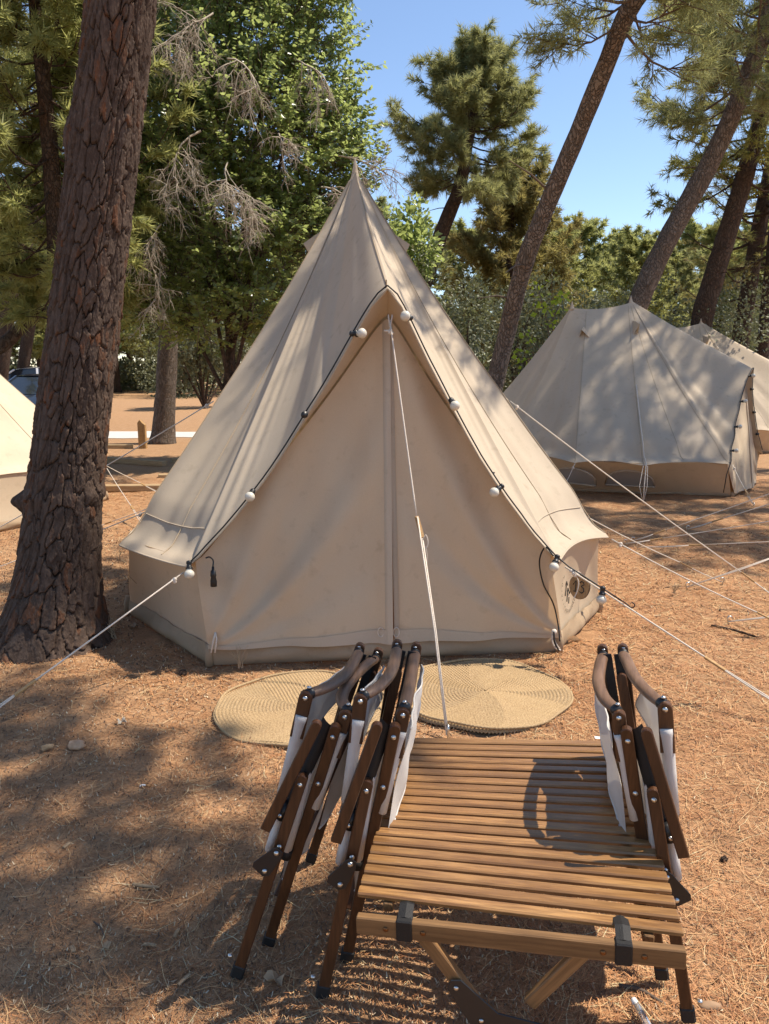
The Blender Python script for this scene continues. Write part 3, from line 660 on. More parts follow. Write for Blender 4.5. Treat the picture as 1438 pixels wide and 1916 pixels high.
# small leafy tree top right beside the tent peak
def leafy_bush(name, label, cat, c, rx, rz, n, L, mat, seed, group=None, stem=True, lob=9, base=None, ry=None):
    r = np.random.default_rng(seed); rr = random.Random(seed); c = V(c); ry = ry or rx
    b = base or V((c.x, c.y, -.05)); t = thing(name, label, cat, b, group)
    lobes = [(V((c.x + rr.gauss(0, .5) * rx, c.y + rr.gauss(0, .5) * ry, c.z + rr.uniform(-.75, .65) * rz)), rr.uniform(.36, .62)) for _ in range(lob)]
    st = MB()
    for q, k in lobes:
        m_ = b.lerp(q, .5) + V((rr.gauss(0, .06), rr.gauss(0, .06), 0)); P = spline([b, m_, q], 5); st.tube(P, np.linspace(.05 * min(1, rz), .008, len(P)), 5, False)
    tag(st.build('stems', MAT['bark_dark'], t), kind='stuff')
    i = r.integers(0, lob, n); C = np.array([tuple(q) for q, k in lobes])[i]; S = np.array([k for q, k in lobes])[i]
    q = unit(r.normal(size=(n, 3))); rad = (0.35 + 0.7 * r.random(n) ** .6)[:, None]
    bump = (1 + .28 * np.sin(q[:, 0] * 7 + i) * np.sin(q[:, 1] * 6 + 2 * i) * np.sin(q[:, 2] * 8))[:, None]
    P_ = C + q * rad * bump * S[:, None] * np.array([rx, ry, rz]); P_[:, 2] = np.maximum(P_[:, 2], .06)
    vs, f = leaf_mesh(P_, q + r.normal(size=q.shape) * .6, r, L, .6, .1)
    tag(link_mesh('foliage', np_mesh('foliage', vs - np.array(b), f), MAT[mat], t), kind='stuff'); return t
leafy_bush('leafy_tree', 'light green leafy tree showing beside the nearest tent peak', 'tree', D(782, 455, 15.5), .55, .75, 2600, .11, 'leaf', 81, lob=10, base=V((D(800, 900, 15.5).x, 15.5, -.05)))
# holm oaks
oaks = [((850, 600), 15, 1.05, 1.75, 'rounded grey green holm oak bush beside the nearest tent'), ((1010, 600), 17, 1.0, 1.5, 'holm oak bush behind the leaning pine'),
        ((1275, 590), 18, 1.35, 1.5, 'grey green holm oak bush behind the twin-peaked tent'), ((1120, 590), 19, 1.2, 1.4, 'holm oak bush behind the roof ridge of the twin-peaked tent'),
        ((1400, 600), 21, 1.5, 1.6, 'dusty holm oak bush beneath the dry pine'), ((380, 680), 31, 1.5, 1.6, 'silvery green young tree on a thin trunk in the clearing'), ((330, 660), 44, 3.0, 2.6, 'broad silvery shrub at the far edge of the clearing')]
for k, ((x, y), d, rx, rz, lab) in enumerate(oaks):
    c = D(x, y, d)
    if k in (5,): c.z = 2.5
    else: c.z = max(c.z * .75, rz * .8)
    leafy_bush('holm_oak', lab, 'bush', c, rx, rz, 7000 if d < 25 else 6000, .075 if d < 25 else .16, 'oak', 90 + k, lob=13)
# young poplar
def poplar():
    r = np.random.default_rng(99); rr = random.Random(99); b = D(1030, 880, 12.6); b.z = -.04
    t = thing('poplar_sapling', 'thin sapling with bright yellow green leaves behind the leaning pine', 'sapling', b); st = MB(); LP = []; LA = []
    for (x0, y0, x1, y1) in [(1028, 880, 1032, 505), (1030, 640, 1000, 520), (1030, 700, 985, 620), (1032, 600, 1052, 545), (1010, 760, 960, 650), (1015, 740, 985, 670)]:
        p, e = D(x0, y0, 12.6), D(x1, y1, 12.5); st.tube([p, p.lerp(e, .5) + V((.03, 0, 0)), e], [.012, .008, .003], 4, False)
        for j in range(26): LP.append(tuple(p.lerp(e, .25 + .75 * rr.random()) + V((rr.gauss(0, .07), rr.gauss(0, .07), rr.gauss(0, .04))))); LA.append((rr.gauss(0, 1), rr.gauss(0, 1), -.2))
    tag(st.build('stems', MAT['twig'], t), kind='stuff'); vs, f = leaf_mesh(np.array(LP), unit(np.array(LA)), r, .085, .85, .2)
    tag(link_mesh('foliage', np_mesh('foliage', vs - np.array(b), f), MAT['lime'], t), kind='stuff')
poplar()
# far pines: three grown once, then copied
protos = []
for k in range(3):
    h = 8.2 + k; pts = [V((0, 0, -.1)), V((.1, .05, h * .35)), V((-.05 + .2 * k, 0, h * .7)), V((.1, .1, h))]
    protos.append(pine('pine_tree', 'round crowned pine in the far stand behind the camp', pts, [.2, .17, .12, .03], .22 if k else .30, 52, 2.3, 120 + k, ['needle_far', 'needle_far', 'needle_blue'][k], 'bark_dark',
                       group='pines of the far stand', nt=11, ns=6, nl=.27, w=.028, K=12, rbk=.6, stubs=6, droop=.1, loc=V((0, 0, 0)), shape=lambda u: 1.25 * (1 - .72 * u ** 1.5)))
spots = [(1060, 33, 1.0), (1150, 36, 1.08), (1240, 34, 1.0), (1330, 36, 1.1), (1420, 33, 1.05), (960, 38, 1.1), (860, 42, 1.1), (1110, 48, 1.3), (1200, 52, 1.3), (1290, 46, 1.2), (1390, 50, 1.35), (1480, 44, 1.2), (1010, 30, .72), (1185, 29, .66),
         (700, 50, 1.1), (600, 54, 1.2), (520, 48, 1.15), (445, 60, 1.3), (360, 55, 1.2), (285, 62, 1.3), (225, 52, 1.15), (150, 58, 1.2), (90, 50, 1.1), (20, 46, 1.1), (-40, 54, 1.2), (60, 64, 1.35), (250, 75, 1.5), (400, 80, 1.5), (330, 72, 1.4), (1500, 30, 1.0), (180, 44, .9), (-120, 40, 1.1)]
rs = random.Random(8)
for k, (x, d, s) in enumerate(spots):
    o = protos[k] if k < 3 else copy_tree(protos[k % 3])
    o.location = ((x - 719) / F_PX * d * 1.0, d, 0); o.rotation_euler = (0, 0, rs.random() * 6.28); s = (1.55 + (.172 if 700 < x < 1360 else .21) * d) * rs.uniform(.80, 1.0) / (8.5 + k % 3); o.scale = (s * 1.12, s * 1.12, s)
# understorey shrubs closing the far edge
for k, (x, d, rx) in enumerate([(-60, 58, 5), (60, 60, 5), (170, 56, 5), (270, 60, 5), (440, 62, 6), (560, 58, 5), (680, 60, 6), (840, 46, 4), (990, 44, 4), (1150, 42, 4), (1300, 42, 4), (1440, 42, 4)]):
    leafy_bush('shrub', 'dense shrub of the undergrowth closing the far edge of the wood', 'shrub', ((x - 719) / F_PX * d, d + rs.uniform(0, 3), 1.1), rx, 1.35, 3600, .30, 'oak', 200 + k, 'undergrowth of the far wood', lob=11)
#@@PART3
# ------------------------------------------------------------------ tents
def smooth01(x): x = np.clip(x, 0, 1); return x * x * (3 - 2 * x)
class Tent:
    """canvas tent: roof from peak(s) to an eave loop that rises to a hood over the door
    eave: list of (x,y,z,w) starting with the hood apex, then round to the last corner before it; w = place on the ridge"""
    def __init__(s, name, label, origin, p1, p2, eave, base, door_apex, canvas='canvas', door='door', res=(360, 90), wrinkle=.009, seed=0, sag=.16, bow=.09, flap_z=.11, pulls=(), pan=.35, arch=.075, flat=-1):
        s.pan = pan; s.arch = arch; s.flat = flat
        s.t = thing(name, label, 'tent', origin); s.p1, s.p2 = V(p1), V(p2); s.E = np.array([e[:3] for e in eave], float); s.W = np.array([e[3] for e in eave], float)
        s.N = len(eave); s.base = [V(b) for b in base]; s.cv, s.dv = MAT[canvas], MAT[door]; s.seed = seed; s.wr = wrinkle; s.sag = sag; s.bow = bow; s.pulls = pulls
        s.cen = np.array([*(s.p1.lerp(s.p2, .5))[:2]]); s.da = V(door_apex); s.fz = flap_z
        s.rng = np.random.default_rng(seed + 500); s.ph = s.rng.random((24, 4))
        lens = np.linalg.norm(np.roll(s.E, -1, 0) - s.E, axis=1); s.cum = np.concatenate([[0], np.cumsum(lens)])
        s.roof(*res)
    def edge(s, S):
        S = np.mod(np.asarray(S, float), s.N); i = np.floor(S).astype(int) % s.N; u = S - np.floor(S); j = (i + 1) % s.N
        A, B = s.E[i], s.E[j]; P = A + (B - A) * u[..., None]; k = 4 * u * (1 - u)
        out = P[..., :2] - s.cen; out = out / np.maximum(np.linalg.norm(out, axis=-1, keepdims=True), 1e-6)
        door = (i == 0) | (i == s.N - 1)
        P = P.copy()
        sc_ = np.where(i == s.flat, -.35, 1.0); P[..., 2] += np.where(door, -s.bow * k, .030 * k * sc_); P[..., :2] -= out * (.05 * k * np.clip(sc_, 0, 1))[..., None]
        uh = np.where(i == 0, u, 1 - u); ra = s.arch; fq = (np.sqrt(uh * uh + ra * ra) - ra) / (math.sqrt(1 + ra * ra) - ra)
        zf = np.where(i == 0, s.E[1][2], s.E[-1][2]); P[..., 2] += np.where(door, (zf - s.E[0][2]) * (fq - uh), 0.0)
        return P, i, u, out, door
    def S_(s, S, T):
        S, T = np.broadcast_arrays(np.asarray(S, float), np.asarray(T, float))
        E, i, u, out, door = s.edge(S); w = s.W[i] + (s.W[(i + 1) % s.N] - s.W[i]) * u
        top = np.array(s.p1) + (np.array(s.p2) - np.array(s.p1)) * w[..., None]; top = top.copy(); top[..., 2] -= .05 * 4 * w * (1 - w)
        mid = 4 * u * (1 - u); sg = s.sag * (1 + s.pan * mid) * np.where(door, .55 + .3 * mid, 1.0)
        v = T + sg * T * (1 - T)
        kick = np.where(door, 0, 1) * smooth01((T - .86) / .14) * (1 - smooth01((T - .9) / .1)) * 0.05
        P = np.empty(E.shape); P[..., :2] = top[..., :2] + (E[..., :2] - top[..., :2]) * T[..., None]
        P[..., 2] = top[..., 2] + (E[..., 2] - top[..., 2]) * np.clip(v + kick, 0, 1.2)
        L = s.cum[i] + (s.cum[(i + 1)] - s.cum[i]) * u
        d = np.zeros(T.shape)
        for k in range(14):
            a, b, c, e = s.ph[k]; fq = 7 + 34 * a * a; slant = (b - .5) * 5
            g = np.sin(L * fq + slant * T + 6.28 * c + 0.8 * np.sin(L * 3.1 + 5 * e + T * 2))
            en = .5 + .5 * np.sin(L * (1.3 + 2 * e) + 6.28 * b + T * 3 * (c - .5)); d += g * en * en * (8 / fq) * .55
        d *= (1 + .9 * ((S > .3) & (S < 3.2)) * smooth01((S - .3) / .5) * (1 - smooth01((S - 2.7) / .5))) * s.wr * np.clip(T * 1.2, 0, 1) * np.clip((1 - T) * 9 + .45, 0, 1)
        corner = np.minimum(u, 1 - u); d += s.wr * 2 * s.pan * np.exp(-corner / .05) * np.sin(T * 3.14) * np.where(door & (np.where(i == 0, u, 1 - u) < .5), 0, 1)
        for (ps, pt, amp, rs_, rt) in s.pulls:
            d += amp * np.exp(-np.abs((np.mod(S, s.N) - ps) / rs_) ** 1.3 - np.abs((T - pt) / rt) ** 1.3)
        P[..., :2] += out * d[..., None] * .85; P[..., 2] += d * .5
        return P
    def pt(s, S, T, off=0):
        p = V(s.S_(np.array(S), np.array(T)).tolist())
        if off:
            a = V(s.S_(np.array(S + .01), np.array(T)).tolist()) - p; b = V(s.S_(np.array(S), np.array(T - .01)).tolist()) - p; n = b.cross(a).normalized()
            c = V((p.x - s.cen[0], p.y - s.cen[1], .3));  n = n if n.dot(c) > 0 else -n; p = p + n * off
        return p
    def roof(s, ns, nt):
        S = np.linspace(0, s.N, ns, endpoint=False); cr = np.arange(s.N); 
        for c in cr: S[np.argmin(np.abs(S - c))] = c
        T = np.linspace(0.012, 1, nt) ; SS, TT = np.meshgrid(S, T); P = s.S_(SS, TT).reshape(-1, 3)
        ids = np.arange(nt * ns).reshape(nt, ns); r1 = np.roll(ids, -1, 1); f = np.stack([ids[:-1], ids[1:], r1[1:], r1[:-1]], -1).reshape(-1, 4)
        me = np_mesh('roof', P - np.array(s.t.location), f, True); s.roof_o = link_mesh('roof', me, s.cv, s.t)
        hem = MB(); hem.tube([V(p) for p in s.S_(np.linspace(0, s.N, 140), np.full(140, 1.0)).tolist()], .0055, 5, False); hem.build('hem', s.cv, s.roof_o)
    def seams(s, where, r=.0035):
        for q in where:
            mb = MB(); mb.tube([s.pt(q, t, .0015) for t in np.linspace(.03, .985, 26)], r, 4, False); mb.build('seam', MAT['seam'], s.roof_o)
    def finial(s, p, h=.14, r=.05):
        mb = MB(); p = V(p); mb.lathe(p - V((0, 0, h * .75)), (0, 0, 1), [(0, r), (h * .2, r * 1.02), (h * .25, r * .9), (h * .7, r * .4), (h, r * .12)], 14); mb.build('peak_cap', s.cv, s.t)
    def vent(s, S, t, h=.26, wd=.10, out=.10):
        a = s.pt(S, t, .004); q = s.pt(S - .0, t + h / 3.0, 0); L = s.pt(S - wd, t + h / 3.0, .003); R = s.pt(S + wd, t + h / 3.0, .003)
        o = s.pt(S, t + h / 3.0 - .015, out); mb = MB(); k = 6
        for (x, y) in ((L, o), (o, R)):
            vs = []; 
            for i in range(k + 1):
                vs += [a.lerp(x, i / k), a.lerp(y, i / k)]
            mb.add(vs, [(2 * i, 2 * i + 1, 2 * i + 3, 2 * i + 2) for i in range(k)], True)
        mb.build('vent_hood', s.cv, s.roof_o)
    def tab(s, S, t, rope_to=None, wd=.10, ln=.14):
        """pull tab sewn on the roof; returns its tip"""
        p = s.pt(S, t, .004); o = s.pt(S, t, .12) - s.pt(S, t, 0); dirv = (V(rope_to) - p).normalized() if rope_to is not None else o.normalized()
        tip = p + dirv * ln; up = s.pt(S, t - .035, .003); a = s.pt(S - wd, t, .003); b = s.pt(S + wd, t, .003); mb = MB()
        mb.add([up, a, tip, b], [(0, 1, 2), (0, 2, 3), (1, 3, 2)], False); mb.build('pull_tab', s.cv, s.roof_o); return tip
    def wall(s, b0, b1, e0, e1, name='wall_panel', mat=None, z0=.05, n=26, amp=.008, inset=.06):
        """panel from base edge b0-b1 up to just under the eave edge e0-e1"""
        b0, b1, e0, e1 = V(b0), V(b1), V(e0), V(e1); c = V((s.cen[0], s.cen[1], 0)); ph = s.rng.random(5) * 6.28; L = (b1 - b0).length
        outv = ((b0 + b1) / 2 - c); outv.z = 0; outv.normalize()
        def fn(u, v):
            lo = b0.lerp(b1, u); lo.z = z0; hi = e0.lerp(e1, u); ci = c - hi; ci.z = 0; hi = hi + ci.normalized() * inset; hi.z += .02
            p = lo.lerp(hi, v); k = math.sin(math.pi * v) * .6 + .4 * (1 - v)
            d = amp * k * (math.sin(u * L * 16 + ph[0] + v * 2) * .5 + math.sin(u * L * 31 + ph[1] - 3 * v) * .3 + math.sin((u * L * 9 + v * 6) + ph[2]) * .5) - .02 * math.sin(math.pi * u) * math.sin(math.pi * v)
            return p + outv * d
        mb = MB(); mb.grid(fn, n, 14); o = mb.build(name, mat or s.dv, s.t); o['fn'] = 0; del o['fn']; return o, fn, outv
    def lip(s, pts, h=.11, closed=True, amp=.012):
        """groundsheet lip round the base"""
        P = [V(p) for p in pts]; n = len(P); segs = [(P[i], P[(i + 1) % n]) for i in range(n if closed else n - 1)]; c = V((s.cen[0], s.cen[1], 0)); mb = MB()
        for k, (a, b) in enumerate(segs):
            L = (b - a).length; m_ = max(6, int(L / .05)); ph = s.rng.random(3) * 6.28; o = ((a + b) / 2 - c); o.z = 0; o.normalize()
            def fn(u, v):
                p = a.lerp(b, u); e = math.sin(math.pi * min(1, max(0, u)))
                bulge = (.028 * math.sin(math.pi * v ** .8) + amp * math.sin(u * L * 13 + ph[0] + 4 * v) * v * (1 - v) * 3 + amp * .6 * math.sin(u * L * 37 + ph[1] - 5 * v) * v) * (.35 + .65 * e)
                return V((p.x, p.y, 0)) + o * (bulge + .012) + V((0, 0, -.01 + h * v + .006 * math.sin(u * L * 9 + ph[2]) * v))
            mb.grid(fn, m_, 7); oo = (a - c); oo.z = 0; oo.normalize(); mb.tube([V((a.x, a.y, -.01)) + oo * .018, V((a.x, a.y, h * .5)) + oo * .02, V((a.x, a.y, h)) + oo * .008], .024, 8)
        return mb.build('groundsheet_lip', MAT['lip'], s.t)
    def door_flaps(s, FL, FR, cz, n=34, split=.5, wr=.030, top_in=.05):
        """two flaps meeting at the zip, and the lining between flap and hood"""
        FL, FR = V(FL), V(FR); C = FL.lerp(FR, split); C = V((cz.x, cz.y, 0)); ap = s.da; hi0, hi1 = s.E[1], s.E[s.N - 1]
        tops = []
        for side, F_, idx in (('L', FL, 1), ('R', FR, s.N - 1)):
            ph = s.rng.random(6) * 6.28
            def topb(u, side=side, F_=F_, idx=idx):                # u: 0 at outer corner, 1 at the zip
                e, *_ = s.edge(np.array((1 - u) if side == 'L' else (s.N - 1 + u))); e = V(e.tolist())
                q = V((F_.x + (ap.x - F_.x) * u, F_.y + (ap.y - F_.y) * u, 0)); zz = e.z - (.035 + .10 * u) + (.10 * (1 - u) ** 6)
                wt = V(s.E[idx].tolist()); ci = V((s.cen[0], s.cen[1], 0)) - wt; ci.z = 0; wt = wt + ci.normalized() * .06; wt.z += .02; wt.y -= .004; bl = (1 - u) ** 5
                return wt * bl + (1 - bl) * V((e.x + (ap.x - e.x) * .06 + (F_.x - e.x) * (1 - u) ** 2 * .8, e.y + .07 + (ap.y - s.E[0][1] - .07) * u, zz))
            def fn(u, v, side=side, F_=F_, ph=ph, topb=topb):
                lo = F_.lerp(C, u); od = V((F_.x + C.x - 2 * s.cen[0], F_.y + C.y - 2 * s.cen[1], 0)).normalized(); lo = lo + od * .04; lo.z = s.fz - .02 - .03 * math.sin(math.pi * u) * 0 + .05 * (1 - u) * 0; hi = topb(u)
                p = lo.lerp(hi, v)
                a = math.atan2(v * 1.3, u + .05); rad = math.hypot(u, v)
                d = wr * (math.sin(a * 12 + ph[0] + .6 * rad) * .8 + math.sin(a * 26 + ph[1] + 2 * rad) * .25) * math.exp(-((a - .95) / .5) ** 2) * min(1, rad * 2)
                d += wr * .5 * math.sin(u * 13 + ph[2] + v * 1.5) * (1 - v) + wr * .35 * math.sin(u * 27 + v * 4 + ph[3]) * (v * (1 - v) * 2 + .2)
                d *= min(1, (1 - u) * 10 + .1)
                if u > .97: d -= .012 if side == 'L' else -.004
                return p + V((0, d, 0))
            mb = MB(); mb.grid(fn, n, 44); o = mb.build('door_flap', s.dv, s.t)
            hb = MB(); hb.grid(lambda u, v: fn(u, v * .045) + V((0, -.006, 0)), n, 3); hb.build('hem', s.cv, o)
            zb = MB(); zb.grid(lambda u, v: fn(.97 + u * (.045 if side == 'L' else .03), v) + V((0, -.010 if side == 'L' else -.002, 0)), 4, 40); zb.build('zip_band', s.cv, o)
            tops.append((side, topb, fn))
        mb = MB()
        for side, topb, fn in tops:
            def lin(u, v, side=side, fn=fn):
                e, *_ = s.edge(np.array((1 - u) if side == 'L' else (s.N - 1 + u))); e = V(e.tolist()); t_ = fn(u, 1.0) + V((0, .012, .02))
                p = e.lerp(t_, v); p.z += .0; return p
            mb.grid(lin, 40, 4)
        mb.build('hood_lining', s.cv, s.t); return tops
    def rope(s, pts, r=.0042, sliders=(), name='guy_rope', knot=None):
        mb = MB(); mb.tube([V(p) for p in pts], r, 6)
        if knot is not None:
            for k in range(4): mb.ball(V(knot) + V((random.gauss(0, .004), random.gauss(0, .004), -.004 * k)), .011, 8, 5)
        o = mb.build(name, MAT['rope'], s.t)
        for (a, b) in sliders:
            a, b = V(a), V(b); sb = MB(); sb.bar(a, b, .022, .010, up=(0, 0, 1), c=.002); sb.build('rope_slider', MAT['slider'], o)
        return o
def sagline(a, b, sag=.02, n=10):
    a, b = V(a), V(b); return [a.lerp(b, i / n) - V((0, 0, sag * 4 * (i / n) * (1 - i / n))) for i in range(n + 1)]
def peg(loc, direction=(1, 0), label='', group=None):
    p = V(loc); d = V((direction[0], direction[1], 0)).normalized(); mb = MB()
    mb.tube([p - V((0, 0, .12)) - d * .03, p + V((0, 0, .03)) + d * .008, p + V((0, 0, .045)) + d * .0, p + V((0, 0, .043)) - d * .018, p + V((0, 0, .03)) - d * .022], .0045, 6)
    return tag(mb.build('tent_peg', MAT['steel'], loc=(p.x, p.y, 0)), label, 'tent peg', group)

# --- nearest tent (number 13)
EZ = .55
FLb, FRb, L2b, R2b = G(395, 1240), G(1040, 1215), G(245, 1145), G(1115, 1140)
FLe, FRe, L2e, R2e = G(352, 1062, EZ), G(1045, 1052, EZ), G(222, 1020, EZ), G(1138, 1006, EZ)
PK = D(664, 318, 5.65)
hood = D(725, 541, 3.98)
eave = [(*hood, 0), (*FLe, 0), (*L2e, 0), (-1.66, 5.35, EZ, 0), (-1.62, 6.35, EZ, 0), (-1.0, 7.15, EZ, 0), (.25, 7.3, EZ, 0), (1.1, 6.75, EZ, 0), (1.38, 5.6, EZ, 0), (*R2e, 0), (*FRe, 0)]
basep = [FLb, L2b, V((-1.72, 5.5, 0)), V((-1.55, 6.3, 0)), V((-.95, 7.0, 0)), V((.22, 7.15, 0)), V((1.05, 6.65, 0)), V((1.36, 5.7, 0)), R2b, FRb]
door_ap = D(728, 592, 4.14)
T1 = Tent('bell_tent', 'beige canvas bell tent numbered 13 with closed door and light string', (-.15, 5.5, 0), PK, PK, eave, basep, door_ap, res=(900, 130), wrinkle=.013, seed=3, bow=.12, flat=1,
          pulls=((2.62, .60, .05, .35, .10), (8.42, .60, .05, .35, .10)))
T1.seams([0.0, 1.42, 2.0, 3.0, 8.0, 9.0, 9.55])
T1.finial(PK + V((0, 0, .02)), .22, .042)
T1.vent(2.75, .145, .22, .12, .09); T1.vent(8.2, .15, .20, .12, .08)
n = len(basep)
order = [(FLb, L2b, FLe, L2e)] + [(basep[k], basep[k + 1], V(eave[k + 1][:3]), V(eave[k + 2][:3])) for k in range(1, n - 2)]
for q in order: T1.wall(*q)
RW, RWfn, RWn = T1.wall(R2b, FRb, R2e, FRe)
T1.lip(basep)
TOPS = T1.door_flaps(FLb, FRb, G(732, 1228))
# rope loops at the foot of the zip
for x in (712, 741):
    c = D(x, 1183, 3.96); mb = MB(); mb.tube([c + V((.016 * math.cos(a), .002 * math.sin(a * 2), .026 * math.sin(a))) for a in np.linspace(1.4, 7.6, 22)], .0025, 5); mb.build('rope_loop', MAT['rope'], T1.t)
c = D(403, 1195, 3.86); mb = MB()
for k in (-1, 1): mb.tube([c + V((.0, 0, .035)), c + V((.008 * k, -.01, 0)), c + V((-.012 + .01 * k, -.02, -.07))], .0045, 6)
mb.build('corner_strap', MAT['rope'], T1.t)
# valance stitching on the side eaves
for q in ((1.03, 1.97), (9.03, 9.97)):
    mb = MB(); mb.tube([T1.pt(a, .905, .002) for a in np.linspace(q[0], q[1], 24)], .004, 4, False); mb.build('valance_seam', MAT['canvas'], T1.roof_o)
# guy ropes
ft = G(838, 1376)
loop = D(729, 600, 4.0)
sl0, sl1 = D(779, 966, 3.62), D(790, 1006, 3.58)
T1.rope(sagline(loop, sl0 + V((.0, 0, 0)), .0), .0042, [(sl0, sl1)], knot=loop - V((-.004, .01, .05)))
T1.rope([sl0 + V((.004, -.012, .0)), sl1.lerp(ft, .5), ft + V((-.006, 0, .0))], .0036); T1.rope([sl1 + V((.0, -.012, 0)), sl1.lerp(ft, .5) + V((.006, 0, 0)), ft], .0036)
mb = MB(); mb.tube([loop + V((-.03, -.01, .02 - .07)), loop + V((.0, -.012, -.052))], .0055, 6); mb.tube([loop + V((-.008, .01, .03)), loop + V((0, 0, -.04))], .004, 5); mb.tube([loop + V((.012, .01, .03)), loop + V((0.002, 0, -.04))], .004, 5); mb.build('rope_knot', MAT['rope'], T1.t)
mb = MB(); q = sl1 + V((.004, -.015, -.0)); mb.tube(spline([q, q + V((.012, 0, .016)), q + V((.022, 0, -.02)), q + V((.012, 0, -.05)), q + V((.0, 0, -.02))], 6), .0025, 5); mb.tube(spline([q + V((.012, 0, -.04)), q + V((.018, 0, -.09)), q + V((.016, 0, -.13))], 5), .0022, 5); mb.build('rope_tail', MAT['rope'], T1.t)
def guy(a, b, s=.72, sag=.012, knot=True, gap=.02, sl=.10):
    """rope a -> ground b with a wooden slider near the peg, doubled below it"""
    a, b = V(a), V(b); d = (b - a).normalized(); p = a.lerp(b, s); q = p + d * sl; L = sagline(a, p, sag)
    sd = d.cross(V((0, 0, 1))).normalized() * gap * .5
    o = T_.rope(L, .0042, [(p - d * .005, q)], knot=a + d * .06 if knot else None)
    T_.rope([p + sd * .4, b.lerp(p, .5) + sd, b + V((0, 0, .01))], .0036); T_.rope([q - sd * .4, b.lerp(q, .5) - sd, b + V((0, 0, .01))], .0036); return o
T_ = T1
pegs = []
pg = G(-70, 1372); guy(FLe + V((-.02, -.02, -.02)), pg, .71, .0); pegs.append((pg, (-1, -.4), 'steel peg holding the front corner rope beside the big pine'))
pg = G(1530, 1366); guy(FRe + V((.03, -.02, -.02)), pg, .60, .0); pegs.append((pg, (1, -.5), 'steel peg holding the light string corner rope'))
pg = G(1500, 1188); guy(R2e + V((.02, 0, -.01)), pg, .77); pegs.append((pg, (1, 0), 'steel peg of the sunny side eave rope'))
tipR = T1.tab(8.42, .60, D(1400, 1083, 4.7)); pg = G(1480, 1140); guy(tipR, pg, .83); pegs.append((pg, (1, .2), 'steel peg of the long upper side rope'))
pg = G(1352, 1092); guy(V((1.36, 5.35, .56)), pg, .70); pegs.append((pg, (1, .2), 'steel peg of the short side rope'))
tipL = T1.tab(2.62, .60, D(220, 885, 5.6)); pg = V((-3.6, 5.9, 0)); guy(tipL, pg, .8); pegs.append((pg, (-1, .1), 'steel peg of the upper rope behind the big pine'))
pg = V((-3.1, 5.75, 0)); guy(V((-1.68, 5.35, .56)), pg, .7); pegs.append((pg, (-1, 0), 'steel peg of the lower rope behind the big pine'))
pg = V((-2.9, 7.2, 0)); guy(V((-1.6, 6.35, .56)), pg, .7); pegs.append((pg, (-1, .5), 'steel peg of the rear corner rope'))
peg(ft, (.1, -1), 'steel peg holding the front door rope beside the table')
for p_, d_, l_ in pegs: peg(p_, d_, l_)
# printed emblem on the right wall
def on_wall(cu, cv, a, b, off=.004):
    """a metres towards FR, b metres up, about (cu,cv)"""
    L = (FRb - R2b).length; p = RWfn(cu + a / L, cv + b / .52); return p + RWn * off
cu, cv = .66, .47
def ink_strokes(mb, strokes, w, cu, cv, mir=1):
    for st in strokes:
        P = [on_wall(cu, cv, mir * x, y, .006) for x, y in st]
        mb.tube(P, w, 5, True, False, (1, 1))
mb = MB()
ink_strokes(mb, [[(-.07, -.02), (-.012, .06), (.004, .03)], [(-.05, -.062), (.006, .012), (.028, -.03), (.062, -.012)], [(-.014, -.085), (.010, -.048)]], .0030, cu, cv, -1)
lt = bpy.data.curves.new('letters', 'FONT')
def letters(mb, word, a0, a1, R, size, flip):
    for k, ch in enumerate(word):
        a = math.radians(a0 + (a1 - a0) * k / max(1, len(word) - 1))
        lt.body = ch; lt.size = size; lt.align_x = 'CENTER'; lt.align_y = 'CENTER'
        to = bpy.data.objects.new('tmp_letter', lt); me = bpy.data.meshes.new_from_object(to)
        rot = (a - math.pi / 2) if not flip else (a + math.pi / 2)
        vs = []
        for v_ in me.vertices:
            x = R * math.cos(a) + v_.co.x * math.cos(rot) - v_.co.y * math.sin(rot); y = R * math.sin(a) + v_.co.x * math.sin(rot) + v_.co.y * math.cos(rot)
            vs.append(on_wall(cu, cv, x, y, .005))       # +a runs to the reader's left of the panel, so mirror below
        mb.add(vs, [tuple(p.vertices) for p in me.polygons]); bpy.data.objects.remove(to); bpy.data.meshes.remove(me)
_ow = on_wall
def on_wall(cu, cv, a, b, off=.004): return _ow(cu, cv, -a, b, off)
letters(mb, 'MO', 126, 150, .125, .030, False); letters(mb, 'IAIIA', 168, 222, .125, .026, False); letters(mb, 'ADVENTURE', 232, 318, .135, .030, True)
mb.build('printed_emblem', MAT['ink'], RW); bpy.data.curves.remove(lt)
# cable bundle and fold of canvas at the right foot corner
c = D(1042, 1195, 4.02); mb = MB()
mb.tube(spline([c + V((-.03, -.02, .05)), c + V((-.02, -.035, .0)), c + V((.0, -.03, -.035)), c + V((.012, -.02, -.05))], 6), .004, 6); mb.tube(spline([c + V((-.035, -.03, .045)), c + V((-.035, -.04, .0)), c + V((-.015, -.04, -.04)), c + V((.015, -.03, -.055))], 6), .004, 6)
mb.ball(c + V((-.025, -.03, .05)), .016, 8, 6); mb.build('strap_bundle', MAT['rope'], T1.t)
mb = MB(); mb.tube(spline([c + V((-.03, -.045, .055)), c + V((-.025, -.055, .0)), c + V((.0, -.05, -.05))], 6), .005, 6); mb.build('cord_bundle', MAT['cable'], T1.t)
mb = MB(); q = G(1058, 1205); mb.grid(lambda u, v: q + V((.10 * u + .02 * v, .02 + .05 * u - .02 * v, .005 + .035 * v * (1 - u * .5) + .01 * math.sin(u * 6))), 8, 5); mb.build('canvas_corner', MAT['canvas_pale'], T1.t)

